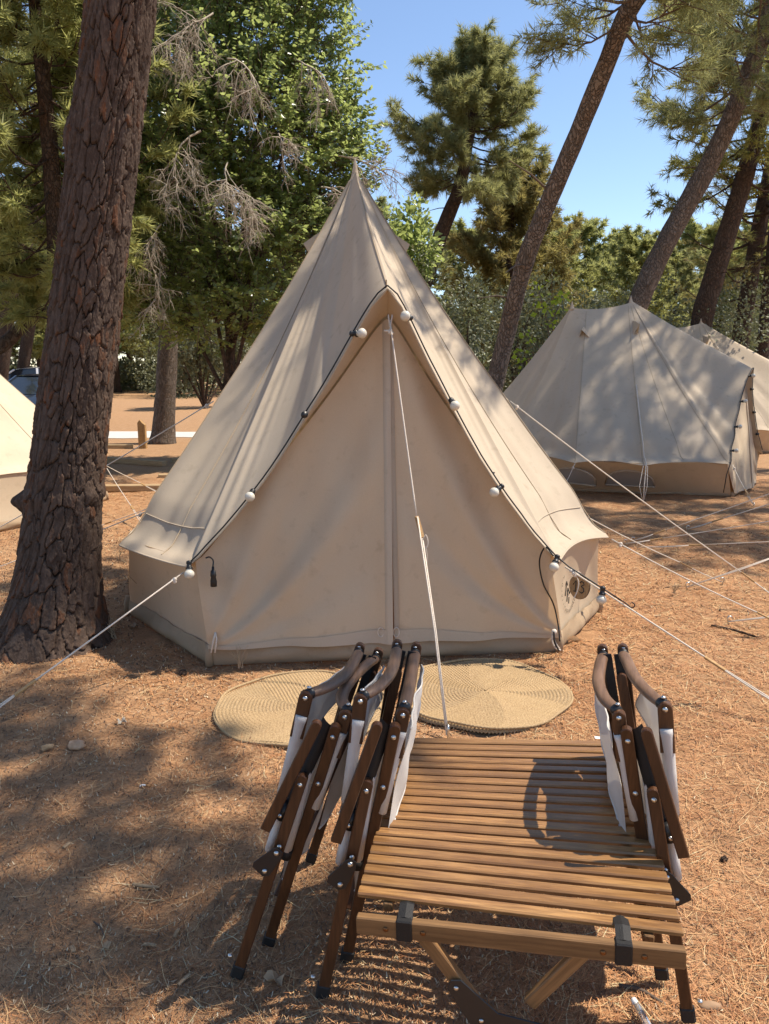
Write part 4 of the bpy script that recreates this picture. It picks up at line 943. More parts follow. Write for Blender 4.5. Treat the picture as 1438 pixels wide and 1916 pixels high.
# --- light string on the nearest tent
ls = thing('light_string', 'black festoon light string with white globe bulbs on tent 13', 'string lights', (hood.x, hood.y, 0))
cab = [T1.pt(s_, 1.0, .012) + V((0, -.012, .004)) for s_ in np.linspace(.985, .0, 26)] + [T1.pt(s_, 1.0, .012) + V((0, -.012, .004)) for s_ in np.linspace(10.995, 10.02, 26)]
gdir = (G(1530, 1366) - FRe).normalized(); tail = [FRe + gdir * k + V((0, -.005, .012)) for k in (.06, .16, .27, .38)]
mb = MB(); mb.tube(cab + tail, .0042, 6); e = tail[-1]; mb.tube(spline([e, e + V((.02, 0, -.012)), e + V((.05, -.01, -.035)), e + V((.065, -.01, -.02)), e + V((.05, -.005, -.006))], 5), .003, 5)
s0 = D(1035, 1040, 3.9)
mb.tube(spline([s0, D(1020, 1024, 3.95), D(1009, 1050, 3.98), D(1016, 1092, 4.0), D(1035, 1130, 4.02), D(1044, 1170, 4.0), D(1047, 1200, 3.98)], 8), .0042, 6)
mb.build('cable', MAT['cable'], ls)
def socket(p, axis, bulb=True, r=.026, parent=ls, k=1.0):
    p = V(p); axis = V(axis).normalized(); mb = MB(); mb.lathe(p - axis * .012 * k, axis, [(0, .008 * k), (.004 * k, .014 * k), (.014 * k, .015 * k), (.016 * k, .012 * k), (.034 * k, .0135 * k), (.036 * k, .018 * k), (.044 * k, .018 * k)], 12)
    o = mb.build('socket', MAT['blackmetal'], parent)
    if bulb:
        b = MB(); b.lathe(p + axis * .028 * k, axis, [(0, .013 * k), (.004 * k, .014 * k)] + [(.026 * k - .0 + .026 * k * (1 - math.cos(a)) * .92 - .02 * k, r * k * math.sin(a)) for a in np.linspace(.55, 3.05, 12)], 16); b.build('bulb', MAT['bulb'], o)
    return o
def cable_pt(S): return T1.pt(S, 1.0, .012) + V((0, -.014, .004))
def near_S(x, y, rng):
    best = None
    for S in np.linspace(rng[0], rng[1], 160):
        p = cable_pt(S); zc = p.y * math.cos(PITCH) - (p.z - CAM_H) * math.sin(PITCH); yc = p.y * math.sin(PITCH) + (p.z - CAM_H) * math.cos(PITCH)
        q = (719 + F_PX * p.x / zc - x) ** 2 + (958 - F_PX * yc / zc - y) ** 2
        if best is None or q < best[0]: best = (q, S, p)
    return best[2]
for (x, y, ax, bl) in [(355, 1066, (.1, -.5, -1), True), (486, 930, (-.1, -1, -.35), True), (577, 783, (.2, -.8, .1), False), (664, 627, (1, -.5, 0), True)]: socket(near_S(x, y, (.02, .985)), ax, bl)
for (x, y, ax) in [(762, 596, (-.5, -1, .1)), (836, 755, (.3, -1, -.5)), (928, 915, (-.8, -.6, -.5)), (1043, 1040, (-.4, -.5, -1))]: socket(near_S(x, y, (10.02, 10.985)), ax)
socket(tail[2] + V((.0, 0, 0)), (-.1, -.1, -1))
pl = D(398, 1060, 3.84); mb = MB(); mb.lathe(pl + V((0, 0, -.0)), (0, 0, -1), [(0, .006), (.02, .008), (.022, .013), (.05, .016), (.055, .013), (.075, .017), (.105, .017)], 12); mb.tube(spline([pl, pl + V((0, .01, .03)), pl + V((-.02, .02, .045)), pl + V((-.04, .02, .04))], 5), .004, 6)
mb.build('plug', MAT['blackmetal'], ls)
for (x, y, rng) in [(523, 895, (0, 1)), (921, 888, (10, 11))]:
    q = D(x, y, 4.06); mb = MB(); mb.bar(q + V((-.008, 0, -.012)), q + V((.008, -.01, .014)), .010, .008); mb.build('toggle', MAT['blackmetal'], T1.t)
q = T1.pt(0.0, .985, .01); mb = MB(); mb.bar(q - V((0, 0, .02)), q + V((0, .0, .025)), .006, .006); mb.build('pole_spike', MAT['bronze'], T1.t)

# --- numbered wooden disc
dc = D(1084, 1098, 3.92); nrm = V((-.62, -.78, .08)).normalized(); rt = V((0, 0, 1)).cross(nrm).normalized() ; upv = nrm.cross(rt)
sg = thing('number_sign', 'round wood slice sign reading 13 hanging from the corner rope', 'sign', (dc.x, dc.y, 0)); mb = MB()
out = [(.056 * math.cos(a) * (1 + .03 * math.sin(3 * a)), .066 * math.sin(a) * (1 + .02 * math.cos(2 * a))) for a in np.linspace(0, 2 * math.pi, 28, endpoint=False)]
mb.slab(out, dc, rt, upv, .014, .001); mb.build('disc', MAT['disc'], sg)
mb = MB(); mb.slab([(x * 1.03, y * 1.03) for x, y in out], dc - nrm * .001, rt, upv, .0125, .002); mb.build('bark_rim', MAT['bark_dark'], sg)
mb = MB()
def dstroke(pts): mb.tube([dc + nrm * .0072 + rt * x + upv * y for x, y in pts], .0030, 5)
dstroke([(-.034, .008), (-.018, .032), (-.018, -.026)]); dstroke([(-.029, -.026), (-.007, -.026)])
dstroke([(.003, .022), (.012, .032), (.024, .028), (.027, .016), (.012, .005), (.026, -.004), (.029, -.018), (.018, -.030), (.004, -.024)])
mb.build('numerals', MAT['ink'], sg)
mb = MB(); kp = FRe + gdir * .09; mb.tube(spline([dc + upv * .052 + nrm * .008, dc + upv * .075, kp + V((0, 0, .004))], 5), .002, 5); mb.tube(spline([kp, kp + V((.03, 0, -.05)), kp + V((.028, 0, -.10)), kp + V((.01, 0, -.15))], 6), .003, 5)
for k in range(4): mb.ball(kp + V((.012 * k - .01, 0, -.006 * k + .004)), .011, 8, 5)
mb.build('cord', MAT['rope'], sg)
#@@PART4
# ------------------------------------------------------------------ other tents
def twin_tent(label, off, seed, res, detail=True, mirror=False):
    o = V(off); q = lambda p: V(p) + o
    z = .42
    P1, P2 = q(D(1070, 572, 11.2)), q(D(1180, 562, 11.2))
    FLe_, M1, M2 = q(G(1366, 869, z)), q(G(1205, 871, z)), q(G(1075, 866, z))
    ev = [(*q(D(1407, 690, 10.25)), 1), (*FLe_, 1), (*M1, .95), (*M2, .25), (*q((1.65, 10.35, z)), 0), (*q((1.0, 11.3, z)), 0), (*q((1.4, 12.5, z)), 0), (*q((2.7, 13.0, z)), 0), (*q((3.7, 13.0, z)), 1), (*q((4.8, 12.3, z)), 1), (*q((5.35, 11.3, z)), 1), (*q((5.12, 10.38, z)), 1)]
    bs = [q(G(1367, 928)), q(G(1205, 923)), q(G(1075, 917)), q((1.75, 10.45, 0)), q((1.12, 11.3, 0)), q((1.5, 12.4, 0)), q((2.7, 12.88, 0)), q((3.7, 12.88, 0)), q((4.7, 12.2, 0)), q((5.22, 11.3, 0)), q((5.05, 10.45, 0))]
    T = Tent('twin_pole_tent', label, q((3.1, 11.3, 0)), P1, P2, ev, bs, q(D(1403, 712, 10.42)), res=res, wrinkle=.010, seed=seed, bow=.05, sag=.17, flap_z=.06, pan=.05)
    T.seams([1.0, 1.5, 2.0, 3.0] if detail else [1.0, 2.0], .0022)
    T.finial(P1 + V((0, 0, .03)), .12, .035); T.finial(P2 + V((0, 0, .03)), .14, .035)
    T.vent(3.05, .12, .22, .16, .12); T.vent(1.72, .12, .26, .12, .16)
    n = len(bs); W = []
    for k in range(n - 1): W.append(T.wall(bs[k], bs[k + 1], ev[k + 1][:3], ev[k + 2][:3], z0=0.0, inset=.04, n=18))
    T.door_flaps(bs[0], bs[-1], (bs[0] + bs[-1]) / 2 + V((.05, -.08, 0)), n=22); T.lip(bs, .05)
    return T, W, ev, bs
T2, W2, ev2, bs2 = twin_tent('beige twin-peaked tent with mesh windows behind the leaning pine', (0, 0, 0), 21, (420, 70))
T_ = T2
mesh_m = M('window_mesh'); mesh_m.set('Base Color', (0.36, 0.33, 0.31)); mesh_m.set('Roughness', .7); mesh_m = mesh_m.m
for (px, a, b) in [(1145, .118, .5), (1055, .10, .5)]:                   # arched mesh windows in the long wall
    k = 1 if px > 1075 else 2; _, fn, on = W2[k]; B0, B1 = bs2[k], bs2[k + 1]
    x0 = G(px, 905).x; u0 = (x0 - B0.x) / (B1.x - B0.x); L = (B1 - B0).length; hw = .30 / L
    def wf(u, v, fn=fn, u0=u0, hw=hw, on=on):
        s = 2 * u - 1; hgt = .30 + .44 * math.sqrt(max(0, 1 - abs(s) ** 2.4)); return fn(u0 + s * hw, .24 + (hgt - .24) * v) + on * .012
    mb = MB(); mb.grid(wf, 18, 6); w_ = mb.build('window', mesh_m, T2.t)
    fr = MB(); fr.tube([wf(i / 20, 1) + on * .002 for i in range(21)], .010, 5); fr.tube([wf(i / 20, 0) + on * .002 for i in range(21)], .014, 5); fr.build('window_frame', MAT['canvas'], w_)
# rope hanging at the middle of the long side
tp = T2.tab(1.98, .52, G(1205, 940), .05, .05)
lo = G(1203, 942); T2.rope([T2.pt(1.98, t_, .035) for t_ in np.linspace(.52, 1, 8)] + [lo + V((0, .0, .2)), lo], .006); T2.rope([V(ev2[2][:3]) + V((-.02, -.03, 0)), lo + V((-.05, .02, .2)), lo], .004); T2.rope([V(ev2[2][:3]) + V((.03, -.03, 0)), lo + V((.04, .02, .2)), lo], .004)
pg = G(1035, 925) + V((0, 0, 0)); pg = V((2.1, 9.2, 0)); guy(V(ev2[3][:3]) + V((0, -.02, 0)), pg, .7); peg(pg, (0, -1), 'steel peg below the mesh windows')
pg = G(1410, 948); guy(V(ev2[1][:3]) + V((.02, -.02, 0)), pg, .6); peg(pg, (0, -1), 'steel peg at the twin-peaked tent door corner')
ls2 = thing('light_string', 'black light string down the door edge of the twin-peaked tent', 'string lights', (4.5, 10.0, 0))
cp = [T2.pt(s_, 1.0, .012) + V((-.01, -.02, .0)) for s_ in np.linspace(0, .97, 22)]
mb = MB(); mb.tube(cp + [cp[-1] + V((-.05, -.02, -.16)), cp[-1] + V((-.08, -.04, -.38))], .006, 5); mb.tube([T2.pt(s_, 1.0, .012) + V((0, -.02, 0)) for s_ in np.linspace(12, 11.05, 20)], .006, 5); mb.build('cable', MAT['cable'], ls2)
for s_ in (.12, .37, .62, .86): socket(T2.pt(s_, 1.0, .012) + V((-.01, -.02, 0)), (1, -.5, .1), True, parent=ls2)
for s_ in (11.75, 11.5, 11.25): socket(T2.pt(s_, 1.0, .012) + V((0, -.02, 0)), (-1, -.5, 0), False, parent=ls2)
dq = D(1310, 616, 16.2) - D(1180, 562, 11.2)
T3, *_ = twin_tent('low beige tent ridge behind the twin-peaked tent', (dq.x, dq.y, 0), 33, (220, 40), False)
def bell(label, cx, cy, R, H, seed, rot, canvas, res=(300, 60), n=11, z=.5, name='bell_tent'):
    an = [rot + 2 * math.pi * (k - .5) / n for k in range(1, n + 1)]
    ev = [(cx + (R - .05) * math.cos(rot), cy + (R - .05) * math.sin(rot), 1.75, 0)] + [(cx + R * math.cos(a), cy + R * math.sin(a), z, 0) for a in an]
    bs = [V((cx + (R + .02) * math.cos(a), cy + (R + .02) * math.sin(a), 0)) for a in an]; P = V((cx, cy, H))
    T = Tent(name, label, (cx, cy, 0), P, P, ev, bs, (cx + (R - .2) * math.cos(rot), cy + (R - .2) * math.sin(rot), 1.62), canvas=canvas, res=res, wrinkle=.009, seed=seed, sag=.2)
    T.seams([float(k) for k in range(1, n + 1)], .0035); T.finial(P + V((0, 0, .03)), .16, .05); T.vent(3.5, .14); T.vent(8.5, .14)
    for k in range(n - 1): T.wall(bs[k], bs[k + 1], ev[k + 1][:3], ev[k + 2][:3], n=14)
    T.lip(bs, .09); T.door_flaps(bs[0], bs[-1], (bs[0] + bs[-1]) / 2, n=20); return T, ev, bs
T4, ev4, bs4 = bell('pale sunlit bell tent beyond the big pine', -5.35, 8.55, 2.05, 2.7, 41, math.radians(165), 'canvas_pale')
T_ = T4
for k, (px_, py_) in zip((6, 7, 8), ((-2.6, 5.7), (-2.3, 7.3), (-2.6, 9.2))): guy(ev4[k][:3], (px_, py_, 0), .7); peg((px_, py_, 0), (1, -.3), ['steel peg of the pale tent between the camp ropes', 'steel peg of the pale tent beside the near timber', 'steel peg of the pale tent towards the clearing'][k - 6])
T5, ev5, bs5 = bell('beige bell tent whose slack ropes cross the sunny ground', 5.9, 6.3, 1.9, 2.8, 51, math.radians(-60), 'canvas')
T_ = T5
def ext(a, b, z=.56):
    """prolong the photographed rope line a(ground) -> b up to the eave height"""
    a = V(a); return a
nm = ['steel peg where two ropes meet near the twin-peaked tent', 'steel peg of the lower crossing rope', 'steel peg of the thin far rope', 'steel peg of the flat crossing rope', 'steel peg of the sunny middle rope', 'steel peg of the double rope on the sunny ground']
def rope_from(px, k, zt, s):
    g = G(*px); e = V(ev5[k][:3]); 
    if zt: e = T5.pt(k + .3, zt)
    guy(e, g, 1 - s, .01, False)
    return g
for i, (px, k, zt, s) in enumerate([((1182, 1014), 8, .62, .10), ((1168, 1019), 8, None, .16), ((1285, 992), 7, None, .25), ((1192, 1026), 9, None, .20), ((1284, 1101), 9, .70, .30), ((1362, 1166), 10, None, .22)]):
    g = rope_from(px, k, zt, s); peg(g, (-1, 0), nm[i])

# ------------------------------------------------------------------ rugs
def rug(cx, cy, R, seed, label, rot=0.0):
    nr, na = 120, 900; rr_ = np.linspace(.004, R, nr); th = np.linspace(0, 2 * np.pi, na, endpoint=False); RR, TH = np.meshgrid(rr_, th, indexing='ij')
    pitch = .0165; ring = RR / pitch + TH / (2 * np.pi); fr = ring - np.floor(ring)
    sect = np.floor(((TH + rot + .5 * RR / R) / (2 * np.pi) * 6)) % 2 * 2 - 1
    st = np.sin(2 * np.pi * (RR * TH / .016 + sect * fr * 1.6)); h = .009 * np.sqrt(np.clip(1 - (2 * fr - 1) ** 2, 0, 1)) * (.6 + .4 * st)
    wob = 1 + .018 * np.sin(TH * 5 + seed) + .010 * np.sin(TH * 9 + 2 * seed); X = cx + RR * wob * np.cos(TH); Y = cy + RR * wob * np.sin(TH)
    Z = gz(X, Y) * .6 + .012 + h + .006 * np.sin(TH * 4 + seed) * (RR / R) ** 2 + .004 * np.sin(X * 13 + seed) * np.sin(Y * 11)
    Z[-1] -= .018
    ids = np.arange(nr * na).reshape(nr, na); r1 = np.roll(ids, -1, 1); f = np.stack([ids[:-1], ids[1:], r1[1:], r1[:-1]], -1).reshape(-1, 4)
    t = thing('woven_rug', label, 'rug', (cx, cy, 0)); link_mesh('braid', np_mesh('braid', np.stack([X, Y, Z], -1).reshape(-1, 3) - np.array((cx, cy, 0)), f[:, ::-1], True), MAT['jute'], t)
    mb = MB(); mb.tube([V((cx + R * (1 + .018 * math.sin(a * 5 + seed) + .010 * math.sin(a * 9 + 2 * seed)) * math.cos(a), cy + R * (1 + .018 * math.sin(a * 5 + seed) + .010 * math.sin(a * 9 + 2 * seed)) * math.sin(a), .010 + .004 * math.sin(a * 4 + seed) + .002 * math.sin(a * 140))) for a in np.linspace(0, 2 * math.pi, 300)], .0065, 6, False); mb.build('edge_braid', MAT['jute'], t)
rug(-.385, 3.36, .40, 1.0, 'round braided seagrass rug half hidden by the folded chairs', .4)
rug(.49, 3.53, .405, 2.3, 'round braided seagrass rug with star pattern under the door rope', .0)

# ------------------------------------------------------------------ slatted table
NL, NR_, FL_, FR_ = G(668, 1672, .42), G(1281, 1748, .42), G(756, 1378, .42), G(1172, 1384, .42)
tc = (NL + NR_ + FL_ + FR_) / 4
tb = thing('slatted_table', 'low roll top camping table of oiled wooden slats', 'table', (tc.x, tc.y, 0))
o_ = V((tc.x, tc.y, 0)); NS = 20
wid = (NR_ - NL).length; pitch_ = (FL_ - NL).length / NS
sm = MB(); sl_w = pitch_ * .79; th_ = .013
prof = [(-sl_w / 2 + .0035, -th_ / 2), (sl_w / 2 - .0035, -th_ / 2), (sl_w / 2, -th_ / 2 + .003), (sl_w / 2, th_ / 2 - .0035), (sl_w / 2 - .0035, th_ / 2), (-sl_w / 2 + .0035, th_ / 2), (-sl_w / 2, th_ / 2 - .0035), (-sl_w / 2, -th_ / 2 + .003)]
vs = []
for x, k in ((-.5, .93), (-.5 + .004, 1), (.5 - .004, 1), (.5, .93)): vs += [V((x, a * k, b * k)) for a, b in prof]
fs = [tuple(range(7, -1, -1)), tuple(range(24, 32))] + [(r * 8 + i, r * 8 + (i + 1) % 8, r * 8 + 8 + (i + 1) % 8, r * 8 + 8 + i) for r in range(3) for i in range(8)]
sm.add([(v_.x * wid, v_.y, v_.z) for v_ in vs], fs)
slat0 = None
for k in range(NS):
    u = (k + .5) / NS; a = NL.lerp(FL_, u); b = NR_.lerp(FR_, u); c = (a + b) / 2
    if slat0 is None: slat0 = sm.build('slat', MAT['slat'], tb, world=False); s_ = slat0
    else: s_ = slat0.copy(); COL.objects.link(s_); s_.parent = tb
    s_.location = c - o_ + V((0, 0, -th_ / 2 + random.gauss(0, .0006))); dv = (b - a); s_.rotation_euler = (random.gauss(0, .012), 0, math.atan2(dv.y, dv.x)); s_.scale = (dv.length / wid, 1, 1)
# rails under the slats
ur = (NR_ - NL).normalized(); vr = (FL_ - NL).normalized()
def rail_between(p, q, w, h, name='rail', mat='rail', up=(0, 0, 1)):
    p, q = V(p), V(q); L = (q - p).length; mb = MB(); mb.bar((-L / 2, 0, 0), (L / 2, 0, 0), w, h, c=.0025); d = (q - p).normalized()
    ob = mb.build(name, MAT[mat], tb, world=False); ob.location = (p + q) / 2 - o_
    z = V(up); y = z.cross(d).normalized(); z = d.cross(y); ob.rotation_euler = Matrix((d, y, z)).transposed().to_euler(); return ob
rA, rB = D(668, 1727, NL.y - .035), D(1282, 1792, NR_.y - .035)
r_near = rail_between(rA, rB, .020, .042)
fA, fB = FL_ + V((.0, .012, -.04)), FR_ + V((0, .012, -.04)); rail_between(fA, fB, .020, .042)
for s_ in (.10, .90):
    a = NL.lerp(NR_, s_) + V((0, 0, -th_ - .0125)); b = FL_.lerp(FR_, s_) + V((0, 0, -th_ - .0125)); rail_between(a, b, .022, .022, 'side_rail')
for u in (.155, .822):                              # webbing straps round the near rail with a bolt on each side
    c = rA.lerp(rB, u); mb = MB(); d = (rB - rA).normalized(); nn = d.cross(V((0, 0, 1))).normalized()
    mb.bar(c - d * .017, c + d * .017, .027, .050, c=.003); mb.tube([c + V((0, 0, .024)) - nn * .0, c - nn * .03 + V((0, 0, .035)), c - nn * .07 + V((0, 0, .025))], .012, 4, True, False, (1.3, .25)); mb.build('strap', MAT['black'], r_near, world=False).location = (0, 0, 0)
    st = r_near.children[-1]; st.matrix_parent_inverse = Matrix.Identity(4)
    mw = Matrix.Translation(V((rA + rB)) / 2) @ r_near.rotation_euler.to_matrix().to_4x4(); inv = mw.inverted()
    for v_ in st.data.vertices: v_.co = inv @ v_.co
    for sgn in (-1, 1):
        bb = MB(); q = c + d * .040 * sgn + nn * .009; bb.lathe(q, nn, [(0, .0062), (.002, .0062), (.0038, .004), (.0042, .001)], 10); bo = bb.build('bolt', MAT['bronze'], r_near, world=False)
        for v_ in bo.data.vertices: v_.co = inv @ v_.co
# crossed legs with black hub plates, front and back
def legset(yoff, A, B):
    d = (B - A).normalized(); nn = d.cross(V((0, 0, 1))).normalized(); mid = (A + B) / 2; mid = V((mid.x, mid.y, 0)) + d * -.02
    hub = mid + V((0, 0, .155)) + nn * -.02
    for sgn, k in ((-1, 0), (1, 1)):
        top = A.lerp(B, .19 if sgn < 0 else .74); top = V((top.x, top.y, .365)) - nn * (.024 + .022 * k); foot = hub + d * (.23 * -sgn) + V((0, 0, -.155)) - nn * .024 * k
        knee = hub + d * sgn * .055 + V((0, 0, .045)) - nn * (.024 * k)
        rail_between(top, knee, .020, .030, 'leg', up=(0, 0, 1)); rail_between(hub - d * sgn * .02 - nn * .024 * k + V((0, 0, -.02)), foot, .020, .030, 'leg')
    mb = MB(); ol = [(-.115, .085), (-.10, .055), (-.06, .0), (.06, -.015), (.085, .0), (.085, .025), (.05, .035), (-.02, .035), (-.085, .105), (-.105, .105)]
    mb.slab([(x, y) for x, y in [(-.12, .09), (-.07, .01), (-.045, -.012), (.08, -.02), (.10, -.005), (.09, .03), (-.01, .045), (-.09, .115), (-.112, .112)]], hub + nn * .014, d, V((0, 0, 1)), .004); h_ = mb.build('hub_plate', MAT['blackmetal'], tb)
    for x, y in ((-.10, .095), (-.045, .022), (.0, .012), (.075, .004)):
        bb = MB(); bb.lathe(hub + nn * .016 + d * x + V((0, 0, y)), nn, [(0, .0055), (.002, .0055), (.0036, .003), (.004, .001)], 10); bb.build('bolt', MAT['steel'], h_)
legset(0, rA, rB); legset(1, fA, fB)
# paper label with a line of tiny print on the last slat
q0 = G(1113, 1381, .4225); q1 = G(1152, 1383, .4225); mb = MB(); mb.bar(q0 + V((0, .004, 0)), q1 + V((0, .004, 0)), .016, .0012, c=.0002); lb = mb.build('label_sticker', plain('label_paper', (.75, .73, .70), .6), tb)
mb = MB()
for k in range(9): p = q0.lerp(q1, .1 + .085 * k) + V((0, .006, .0009)); mb.bar(p, p + V((.0032, 0, 0)), .0022 + .001 * (k % 3), .0004, c=.0001)
mb.build('print', MAT['ink'], lb)

# ------------------------------------------------------------------ folded chairs
def chair(label, foot, sx, roll, yaw, bowL, bowR, group='folded camp chairs leaning on the table'):
    t = thing('folding_chair', label, 'chair', foot, group); t.rotation_euler = (0, roll, yaw)
    q = lambda p: V((p[0] * sx, p[1], p[2])); B = lambda mb, n, m, p=t: mb.build(n, MAT[m], p, world=False)
    bolts = []
    def stick(name, p0, p1, w=.028, th=.020, mat='walnut', r1=True, bolt=(), cap=False):
        p0, p1 = q(p0), q(p1); d = (p1 - p0).normalized(); ax = d.cross(V((0, -1, 0))).normalized(); ay = d; L = (p1 - p0).length
        if ax.x < 0: ax = -ax
        az = ax.cross(ay); mb = MB(); mb.slab(stadium(L, w, False, r1), p0, ax, ay, th, .0022); o = B(mb, name, mat)
        fr = -az if az.y > 0 else az
        for s in bolt:
            c = p0 + d * (L * s) + fr * (th / 2 - .0005); bb = MB(); bb.lathe(c, fr, [(0, .0068), (.0018, .0068), (.004, .0045), (.0052, .0015)], 12); bo = B(bb, 'bolt', 'steel', o)
        if cap:
            cb = MB(); cb.bar(p0 - d * .002, p0 + d * .036, th * 1.22, w * 1.22, up=ax, c=.004); B(cb, 'foot_cap', 'rubber', o)
        return o
    A0, A1 = (0, 0, .006), (.118, .022, .585); B0, B1 = (.055, .122, .006), (.184, .042, .718)
    stick('leg', A0, A1, bolt=(.955, .66), cap=True); stick('leg', B0, B1, bolt=(.955, .76), cap=True)
    stick('back_bar', (.040, -.002, .436), (.143, -.002, .742), .026, .018, r1=True, bolt=())
    stick('arm_post', (.086, .062, .66), (.101, .062, .785), .034, .022, bolt=(.87,)); stick('arm_post', (.184, .066, .62), (.203, .066, .748), .032, .022, bolt=(.87,))
    # black cross band and lower joint
    mb = MB(); P4 = [q((.148, .052, .728)), q((.178, .052, .706)), q((.094, .052, .452)), q((.060, .052, .452))]
    mb.grid(lambda u, v: P4[0].lerp(P4[1], u).lerp(P4[3].lerp(P4[2], u), v) + V((0, -.010 * math.sin(math.pi * u) + .003 * math.sin(9 * v), 0)), 6, 14); B(mb, 'black_band', 'black')
    mb = MB(); mb.tube([q((.082, .035, .49)), q((.068, .035, .45))], [.016, .017], 10); bj = B(mb, 'joint', 'blackmetal')
    bb = MB(); bb.lathe(q((.070, .020, .463)), (0, -1, 0), [(0, .006), (.002, .006), (.004, .003)], 10); B(bb, 'bolt', 'steel', bj)
    # triangular brace plate
    tri = [(.090, .388), (.075, .400), (.062, .392), (.020, .350), (.018, .336), (.045, .314), (.062, .318), (.088, .372)]
    mb = MB(); oc = [(x * sx, z) for x, z in tri]; oc = oc if sx > 0 else oc[::-1]
    area = sum(oc[i][0] * oc[(i + 1) % 8][1] - oc[(i + 1) % 8][0] * oc[i][1] for i in range(8)); oc = oc if area > 0 else oc[::-1]
    mb.slab(oc, (0, -.014, 0), (1, 0, 0), (0, 0, 1), .003, .0006); pl_ = B(mb, 'brace_plate', 'blackmetal')
    for x, z in ((.075, .384), (.050, .330)):
        bb = MB(); bb.lathe(q((x, -.0155, z)), (0, -1, 0), [(0, .0072), (.002, .0072), (.0045, .0045), (.0055, .0015)], 12); B(bb, 'bolt', 'steel', pl_)
    # white cloth sleeves on the seat bars
    def sleeve(p0, p1, r0, r1, nm='cloth_sleeve'):
        mb = MB(); p0, p1 = q(p0), q(p1); mb.tube([p0, p0.lerp(p1, .06), p0.lerp(p1, .1), p0.lerp(p1, .5) + V((0, .003, 0)), p1], [r0 * 1.06, r0 * 1.06, r0, (r0 + r1) / 2, r1], 12, True, True, (1.0, .75)); return B(mb, nm, 'cloth')
    sleeve((.094, .062, .722), (.062, .070, .50), .021, .018); sleeve((.196, .066, .690), (.150, .072, .47), .020, .017)
    sleeve((.067, .045, .452), (.046, .05, .345), .016, .016); s2 = sleeve((.125, .062, .585), (.090, .062, .345), .018, .017)
    mb = MB(); mb.tube([q((.0905, .062, .348)), q((.0865, .062, .322))], .0165, 10); B(mb, 'sleeve_end', 'rubber', s2)
    # arms: bent wooden rails running back
    def arm(p0, p1, bow, nm='arm_rest'):
        p0, p1 = q(p0), q(p1); P = [p0, p0.lerp(p1, .16) + V((bow * .85 * sx, 0, .004)), p0.lerp(p1, .45) + V((bow * sx, 0, .002)), p0.lerp(p1, .8) + V((bow * .45 * sx, 0, .004)), p1]; P = spline(P, 6)
        mb = MB(); mb.tube(P, [.0165 if 1 < i < len(P) - 2 else .014 for i in range(len(P))], 12, True, True, (1.0, .72)); o = B(mb, nm, 'arm')
        for e, d in ((P[0], P[1] - P[0]), (P[-1], P[-2] - P[-1])):
            mb = MB(); mb.lathe(e - d.normalized() * .004, d.normalized(), [(0, .0135), (.012, .0150), (.013, .0150)], 12); B(mb, 'arm_bracket', 'blackmetal', o)
            bb = MB(); bb.lathe(e + V((0, 0, .016)), (0, 0, 1), [(0, .006), (.003, .006), (.005, .003)], 10); B(bb, 'bolt', 'steel', o)
    arm((.104, .066, .775), (.192, .455, .748), bowL); arm((.205, .072, .742), (.246, .46, .735), bowR)
    # rear bundle
    stick('leg', (.048, .40, .006), (.196, .43, .70), cap=True, mat='walnut'); stick('leg', (.11, .50, .006), (.240, .452, .70), cap=True)
    stick('back_post', (.150, .452, .48), (.196, .462, .775), .030, .02); stick('back_post', (.205, .462, .47), (.252, .468, .765), .030, .02)
    for x in (.0, .030):
        mb = MB(); mb.bar(q((.150 + x, .425 - x * .3, .47)), q((.206 + x, .436 - x * .3, .752)), .006, .024, up=(1, 0, 0)); B(mb, 'black_band', 'black')
    # cloth: sides and slack seat between the bundles
    def sheet(a, b, c, d, sagx, nm, ph=0.0, amp=.006):
        a, b, c, d = map(q, (a, b, c, d)); mb = MB()
        mb.grid(lambda u, v: a.lerp(b, u).lerp(d.lerp(c, u), v) + V((sx * (sagx * math.sin(math.pi * u) * (.4 + .6 * v) + amp * math.sin(u * 9 + v * 5 + ph) + amp * .5 * math.sin(u * 21 - v * 7 + ph)), 0, -.02 * math.sin(math.pi * u) * v)), 22, 18); sh = B(mb, nm, 'cloth'); vv = mb.v; hb = MB(); hb.tube([vv[i] for i in range(23)] + [vv[k * 23 + 22] for k in range(1, 19)] + [vv[18 * 23 + i] for i in range(21, -1, -1)], .0026, 5); B(hb, 'hem', 'cloth', sh)
    sheet((.082, .075, .715), (.150, .445, .70), (.140, .445, .60), (.052, .08, .46), -.012, 'side_cloth'); sheet((.213, .08, .685), (.268, .455, .70), (.255, .455, .60), (.165, .085, .40), .012, 'side_cloth', 1.0)
    sheet((.112, .085, .56), (.196, .43, .55), (.115, .40, .20), (.070, .11, .22), .016, 'seat_cloth', 2.0, .008)
    stick('seat_rail', (.062, .17, .12), (.205, .40, .57), .024, .018)
    mb = MB(); mb.tube([q((.073, .14, .055)), q((.118, .26, .34))], .0032, 6); mb.lathe(q((.070, .128, .062)), (0, -1, 0), [(0, .006), (.004, .006), (.007, .003)], 8); B(mb, 'stay_rod', 'blackmetal')
    mb = MB(); mb.lathe(q((-.016, 0, .062)), (-sx, 0, 0), [(0, .006), (.008, .006), (.011, .004)], 10); B(mb, 'bolt', 'steel')
    return t
GRP = 'folded camp chairs leaning on the table'
chair('folded wooden chair with white cloth touching the table beside the other folded chair', G(602, 1868), 1, 0, 0, .03, .002)
chair('outer folded wooden chair with white cloth leaning on its twin', G(442, 1829), 1, math.radians(6.5), math.radians(-4), .035, -.035)
chair('lone folded wooden chair with white cloth on the sunny side of the table', G(1288, 1912), -1, 0, math.radians(-17), .02, .03)
